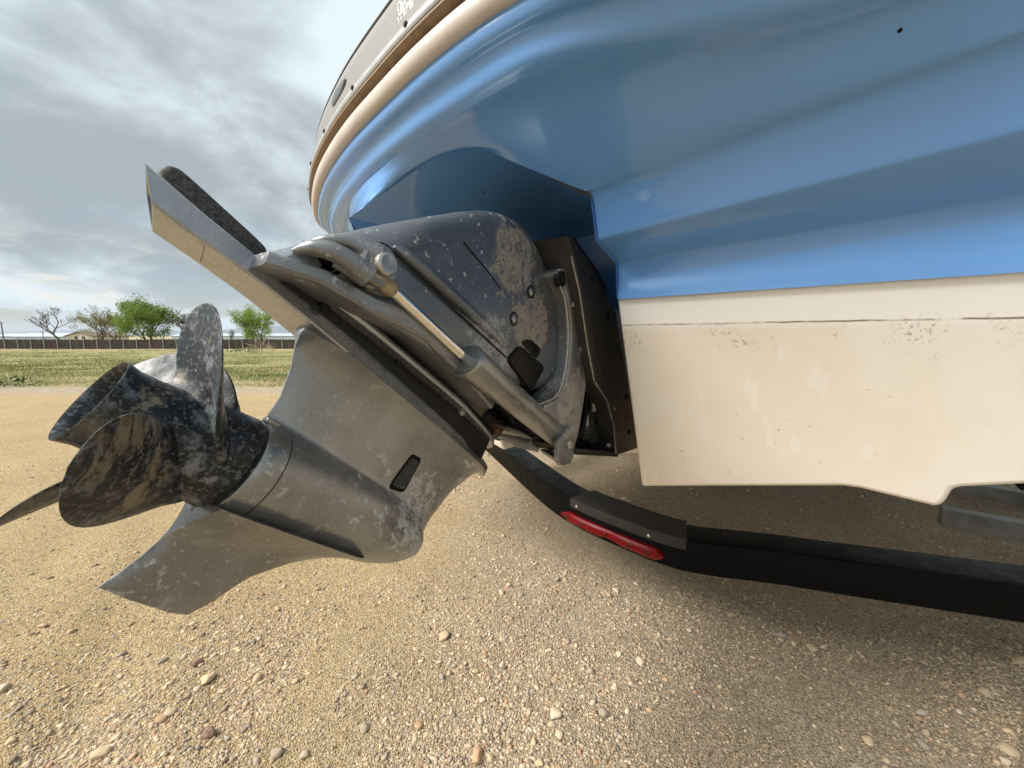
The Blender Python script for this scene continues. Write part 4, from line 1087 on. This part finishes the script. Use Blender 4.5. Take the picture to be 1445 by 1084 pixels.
# ------------------------------------------------------------------ fence
FY = 60.
M_board = []
for k in range(3):
    m = MB('weathered_board'); n = m.noise(1, 5, .6, m.mapping((9, 9, 1.2))); m.set(color=m.mix(m.mr(n, .3, .7), (.038+.006*k, .031, .026), (.085, .07, .058+.004*k)), rough=.9, spec=.1); M_board.append(m.m)
M_post = plain('steel_post', (.42, .42, .41), .6, .2, .15, 8)
fence = thing('board_fence', (-32, FY, -1.0), 'long dark weathered board fence with pale steel posts along the far side of the field', 'fence')
FB0 = np.array(fence['_base']); PANW = 2.05; pan = []
for k in range(4):
    V, F = [], []; nb = 13
    for i in range(nb):
        bw = PANW/nb; h = 1.50+rng.normal()*.025; v, f = box((-PANW/2+bw*(i+.5), rng.normal()*.006, h/2), bw*.93, .02, h); n = len(V); V += [tuple(p) for p in v]; F += [tuple(i_+n for i_ in q_) for q_ in f]
    for zz in (.35, 1.15): v, f = box((0, .035, zz), PANW, .04, .09); n = len(V); V += [tuple(p) for p in v]; F += [tuple(i_+n for i_ in q_) for q_ in f]
    me = bpy.data.meshes.new('fence_panel'); me.from_pydata([tuple(map(float, p)) for p in V], [], F); me.materials.append(M_board[k % 3]); pan.append(me)
v, f = box((0, -.05, .82), .06, .06, 1.68); pme = bpy.data.meshes.new('post'); pme.from_pydata([tuple(map(float, p)) for p in v], [], f); pme.materials.append(M_post)
k = 0; x = -92.
while x < 6:
    zf = float(gz(x, FY)); 
    o = link(bpy.data.objects.new('fence_panel', pan[k % 4])); o.parent = fence; o.location = (x-FB0[0], 0, zf-FB0[2]+.0)
    o = link(bpy.data.objects.new('post', pme)); o.parent = fence; o.location = (x+PANW/2-FB0[0], -.0, zf-FB0[2]); x += PANW; k += 1

# ------------------------------------------------------------------ trees beyond the fence
M_bark = plain('bark', (.11, .085, .065), .95, 0, .3, 6); M_twig = plain('twig', (.17, .135, .105), .95, 0, .3, 6)
def leaf_mat(name, a, b):
    m = MB(name); n = m.noise(.9, 4, .6); m.set(color=m.mix(m.mr(n, .3, .7), a, b), rough=.6, spec=.15)
    t = m.N('ShaderNodeBsdfTranslucent'); t.inputs[0].default_value = (b[0]*1.1, b[1]*1.1, b[2]*.7, 1); mx = m.N('ShaderNodeMixShader'); mx.inputs[0].default_value = .35
    out = m.t.nodes['Material Output']; m.L(m.b.outputs[0], mx.inputs[1]); m.L(t.outputs[0], mx.inputs[2]); m.L(mx.outputs[0], out.inputs[0]); return m.m
def tree(pxx, ytop, Yd, width_px, seed, leaf, nleaf, label, lean=0., stems=1, lsz=.16, density=1.):
    g = random.Random(seed); X0 = (pxx-722.5)/FPX*Yd*.99; zb = float(gz(X0, Yd)); ztop = CAM_H+(474-ytop)/FPX*Yd; Ht = ztop-zb; Wd = width_px/FPX*Yd/2
    root = thing('tree', (X0, Yd, zb), label, 'tree', None); TV, TF, tips = [], [], []
    def limb(p, d, L_, r, dep):
        nonlocal TV, TF
        pts = [np.array(p)]; dd = np.array(d); seg = 4
        for i in range(seg):
            dd = dd+np.array([g.gauss(0, .13), g.gauss(0, .13), g.gauss(.03, .08)]); dd = dd/np.linalg.norm(dd); pts.append(pts[-1]+dd*L_/seg)
        rad = [max(.018, r*(1-.5*i/seg)) for i in range(seg+1)]; v, f = tube(pts, rad, 6 if dep < 2 else 4, False); n = len(TV); TV += v; TF += [tuple(i+n for i in q_) for q_ in f]
        if dep >= (4 if nleaf > 2500 else 5) or L_ < .30: tips.append((pts[-1], dd)); return
        nk = g.choice((3, 3, 4)) if dep < 2 else g.choice((2, 3, 3))
        for k in range(nk):
            b = pts[g.choice((2, 3, 4))] if k else pts[-1]
            a = g.uniform(0, 6.283); sp = g.uniform(.35, .85); up_ = np.array([math.cos(a)*sp, math.sin(a)*sp, g.uniform(-.05, .35)])
            nd = dd*.75+up_; nd = nd/np.linalg.norm(nd); limb(b, nd, L_*g.uniform(.55, .78), r*.5, dep+1)
            if dep >= 2: tips.append((b, nd))
    for s_ in range(stems):
        a = g.uniform(0, 6.28); d = np.array([math.cos(a)*.25*(stems > 1)+lean, math.sin(a)*.2*(stems > 1), 1.]); limb(np.array([0, 0, -.05])+np.array([math.cos(a), math.sin(a), 0])*.25*(stems > 1), d/np.linalg.norm(d), Ht*.34, Ht*.03/math.sqrt(stems), 0)
    TV = np.array(TV); hm = TV[:, 2].max(); sx = Wd/max(1e-3, np.percentile(np.abs(TV[:, 0]), 99)); sc = np.array([sx, sx, Ht/hm]); TV = TV*sc
    base = np.array(root['_base']); mesh_obj('trunk', TV+base, TF, M_bark if leaf else M_twig, root, True, 60)
    clumps = []
    for _ in range(46):
        d = np.array([g.gauss(0, 1) for _ in range(3)]); d = d/np.linalg.norm(d)*g.uniform(.6, .97); clumps.append(np.array([d[0]*Wd*.95, d[1]*Wd*.9, Ht*.56+d[2]*Ht*.40]))
    if nleaf:
        V, F = [], []
        for _ in range(nleaf):
            t, d = g.choice(tips); full = nleaf > 2500
            if full and g.random() < .45: c0c = clumps[g.randrange(len(clumps))]
            else: c0c = t*sc
            c = c0c+np.array([g.gauss(0, .28), g.gauss(0, .28), g.gauss(0, .24)])*density; s = lsz*g.uniform(.6, 1.3)
            n1 = np.array([g.gauss(0, 1) for _ in range(3)]); n1 /= np.linalg.norm(n1); n2 = np.cross(n1, [g.gauss(0, 1) for _ in range(3)]); n2 /= np.linalg.norm(n2)
            n = len(V); V += [base+c+n1*s*.6, base+c+n2*s*.35, base+c-n1*s*.6, base+c-n2*s*.35]; F.append((n, n+1, n+2, n+3))
        cr = mesh_obj('crown', V, F, leaf, root, False)
    return root
LG = leaf_mat('spring_leaf', (.10, .17, .035), (.21, .29, .07)); LB = leaf_mat('bright_leaf', (.16, .26, .04), (.28, .38, .07)); LO = leaf_mat('olive_bud', (.19, .19, .07), (.27, .26, .10)); LT = leaf_mat('brown_bud', (.20, .16, .11), (.28, .23, .16))
tree(88, 434, 66, 74, 5, LT, 260, 'bare grey tree leaning left above the fence, beside the small house', -.30, 1, .10)
tree(138, 431, 68, 62, 8, LO, 4200, 'tree with thin olive buds and several pale trunks behind the house', .05, 4, .13)
tree(163, 438, 70, 40, 12, LO, 1800, 'slim budding tree between the olive tree and the full green tree', .1, 3, .12)
tree(207, 421, 66, 72, 21, LG, 16000, 'full green leafy tree, the broadest beyond the fence', 0, 3, .20, 1.5)
tree(262, 434, 69, 48, 33, LT, 160, 'leafless brown tree beside the broad green tree, holding a dark nest', .1, 3, .09)
tree(363, 432, 66, 46, 44, LB, 9000, 'young bright green tree standing alone right behind the fence', 0, 3, .17, 1.1)
tree(322, 464, 75, 14, 55, LO, 150, 'tiny budding sapling beside the bright green tree', 0, 2, .1)
# bird's nest in the bare tree
def at_depth(px_, py_, Yd): r = ray(px_, py_); return CAMP+r*(Yd/r[1])
c = at_depth(258, 455, 69); v, f = ico(2); v = v*(1+rng.normal(size=(len(v), 1))*.12)*np.array([.42, .42, .30])+c
tag(mesh_obj('bird_nest', v, f, plain('nest_twigs', (.05, .038, .03), .95, 0, .4, 30), None, True, 60, c), 'dark round twig nest in the crown of a bare tree', 'nest')

# ------------------------------------------------------------------ far buildings, poles, hills
def gable(name, pxx, wpx, ytop, Yd, wall, roof, label, cat, eave=.62, deep=8, front=True):
    X0 = (pxx-722.5)/FPX*Yd; w = wpx/FPX*Yd; zt = CAM_H+(474-ytop)/FPX*Yd; zb = -1.2; h = (zt-zb); ze = h*eave
    o = thing(name, (X0, Yd, zb), label, cat); b = np.array(o['_base'])
    if front: P = [(-w/2, 0), (w/2, 0), (w/2, ze), (0, h*.97), (-w/2, ze)]; V = [b+np.array([x, y, z]) for y in (0, deep) for x, z in P]; F = [(0, 1, 2, 3, 4), (9, 8, 7, 6, 5), (0, 5, 6, 1), (1, 6, 7, 2), (4, 9, 5, 0)]
    else: P = [(0, 0), (deep, 0), (deep, ze), (deep/2, h*.97), (0, ze)]; V = [b+np.array([x, y, z]) for x in (-w/2, w/2) for y, z in P]; F = [(0, 1, 2, 3, 4), (9, 8, 7, 6, 5), (0, 5, 6, 1), (1, 6, 7, 2), (4, 9, 5, 0)]
    mesh_obj('wall', V, F, wall, o, False)
    if front: Rf = [(-w/2-.4, ze-.15), (0, h), (w/2+.4, ze-.15)]; V = [b+np.array([x, y, z+q_]) for q_ in (0, .18) for y in (-.4, deep+.4) for x, z in Rf]
    else: Rf = [(-.4, ze-.15), (deep/2, h), (deep+.4, ze-.15)]; V = [b+np.array([x, y, z+q_]) for q_ in (0, .18) for x in (-w/2-.4, w/2+.4) for y, z in Rf]
    F = [(0, 1, 4, 3), (1, 2, 5, 4), (6, 9, 10, 7), (7, 10, 11, 8), (0, 6, 7, 1), (1, 7, 8, 2), (3, 4, 10, 9), (4, 5, 11, 10), (0, 3, 9, 6), (2, 8, 11, 5)]
    mesh_obj('roof', V, F, roof, o, False); return o, b, w, h, ze
W_cream = plain('cream_siding', (.62, .57, .48), .8, 0, .06, .6); R_brown = plain('brown_shingle', (.17, .13, .10), .9, 0, .2, 1); R_white = plain('white_metal_roof', (.42, .45, .48), .5, 0, .05, .3); W_blue = plain('pale_blue_siding', (.42, .50, .56), .7, 0, .08, .3); M_win = plain('window_glass', (.04, .05, .06), .15)
o, b, w, h, ze = gable('house', 117, 36, 468.5, 95, W_cream, R_brown, 'small cream house with brown gable roof just beyond the fence', 'house', .70, 9)
for x in (-.9, .9):
    v, f = box(b+np.array([x, -.03, ze*.80]), .7, .06, .7); wn = mesh_obj('window', v, f, M_win, o, False); v, f = box(b+np.array([x, -.05, ze*.80-.38]), .9, .1, .06); mesh_obj('sill', v, f, W_cream, wn, False)
gable('long_shed', 62, 74, 470, 190, W_blue, R_white, 'long low shed with white metal roof beyond the fence, beside the cream house', 'shed', .55, 14, False)
gable('long_shed', 12, 34, 471, 230, W_blue, R_white, 'shorter white roofed shed behind the utility poles', 'shed', .6, 14, False)
gable('long_shed', 300, 110, 470.5, 240, W_blue, R_white, 'wide white roofed shed behind the bare tree with the nest', 'shed', .6, 16, False)
gable('long_shed', 400, 60, 470.5, 260, W_blue, R_white, 'pale roofed shed to the side of the bright green tree', 'shed', .6, 16, False)
M_pole = plain('pole_wood', (.10, .085, .07), .9)
for px_, yt, Yd, lb in ((10, 454, 140, 'tall wooden utility pole beyond the fence with crossarm'), (66, 467, 190, 'short distant utility pole beside the long shed')):
    X0 = (px_-722.5)/FPX*Yd; zt = CAM_H+(474-yt)/FPX*Yd; e = thing('utility_pole', (X0, Yd, -1.1), lb, 'pole'); b = np.array(e['_base'])
    v, f = tube([b, np.array([X0, Yd, zt])], [.20, .14], 8); mesh_obj('post', v, f, M_pole, e); v, f = box((X0, Yd, zt-.5), 1.9, .14, .14); mesh_obj('crossarm', v, f, M_pole, e, False)
# hills on the horizon
def hills(name, Yd, hmax, seed, col, ctrl):
    xs = np.linspace(-2.0, .8, 160)*Yd; pxs = 722.5+xs/Yd*FPX; base_ = np.interp(pxs, [c_[0] for c_ in ctrl], [c_[1] for c_ in ctrl]); n = vnoise(xs/Yd*40, xs*0, seed)*.5+vnoise(xs/Yd*110, xs*0, seed+1)*.3
    hz = base_/FPX*Yd+(n-.4)*hmax; V, F = [], []; K = 6
    for k in range(K):
        q_ = k/(K-1)
        for x, h in zip(xs, hz): V.append((x, Yd+q_*Yd*.18, -2+(h+2)*math.sin(q_*math.pi/2)))
    F = grid_faces(K, len(xs)); m = MB(name); m.set(color=col, rough=.95, spec=0.); o = mesh_obj(name, V, F, m.m, None, True, 80); o['kind'] = 'structure'; return o
hills('far_hills', 14000, 90, 31, (.10, .125, .13), [(-400, 6), (0, 8), (50, 12), (90, 10), (230, 8), (320, 14), (345, 17), (400, 10), (450, 9), (1400, 8)])
hills('low_ridge', 3500, 8, 41, (.12, .14, .08), [(-400, 1.5), (0, 3.0), (200, 1.5), (450, 1.5), (1400, 1.5)])

# ------------------------------------------------------------------ the hazy air over the plain
v, f = box((0, 9000, 230), 64000, 18700, 470)
hz = mesh_obj('haze', v, f, None, None, False); hz['kind'] = 'stuff'; hz['label'] = 'thin blue-white haze in the air over the plain'
hm = bpy.data.materials.new('haze'); hm.use_nodes = True; hm.node_tree.nodes.clear()
pv = hm.node_tree.nodes.new('ShaderNodeVolumePrincipled'); ov = hm.node_tree.nodes.new('ShaderNodeOutputMaterial')
pv.inputs['Color'].default_value = (.80, .88, 1.0, 1); pv.inputs['Density'].default_value = 4.5e-5
hm.node_tree.links.new(pv.outputs[0], ov.inputs['Volume']); hz.data.materials.append(hm)
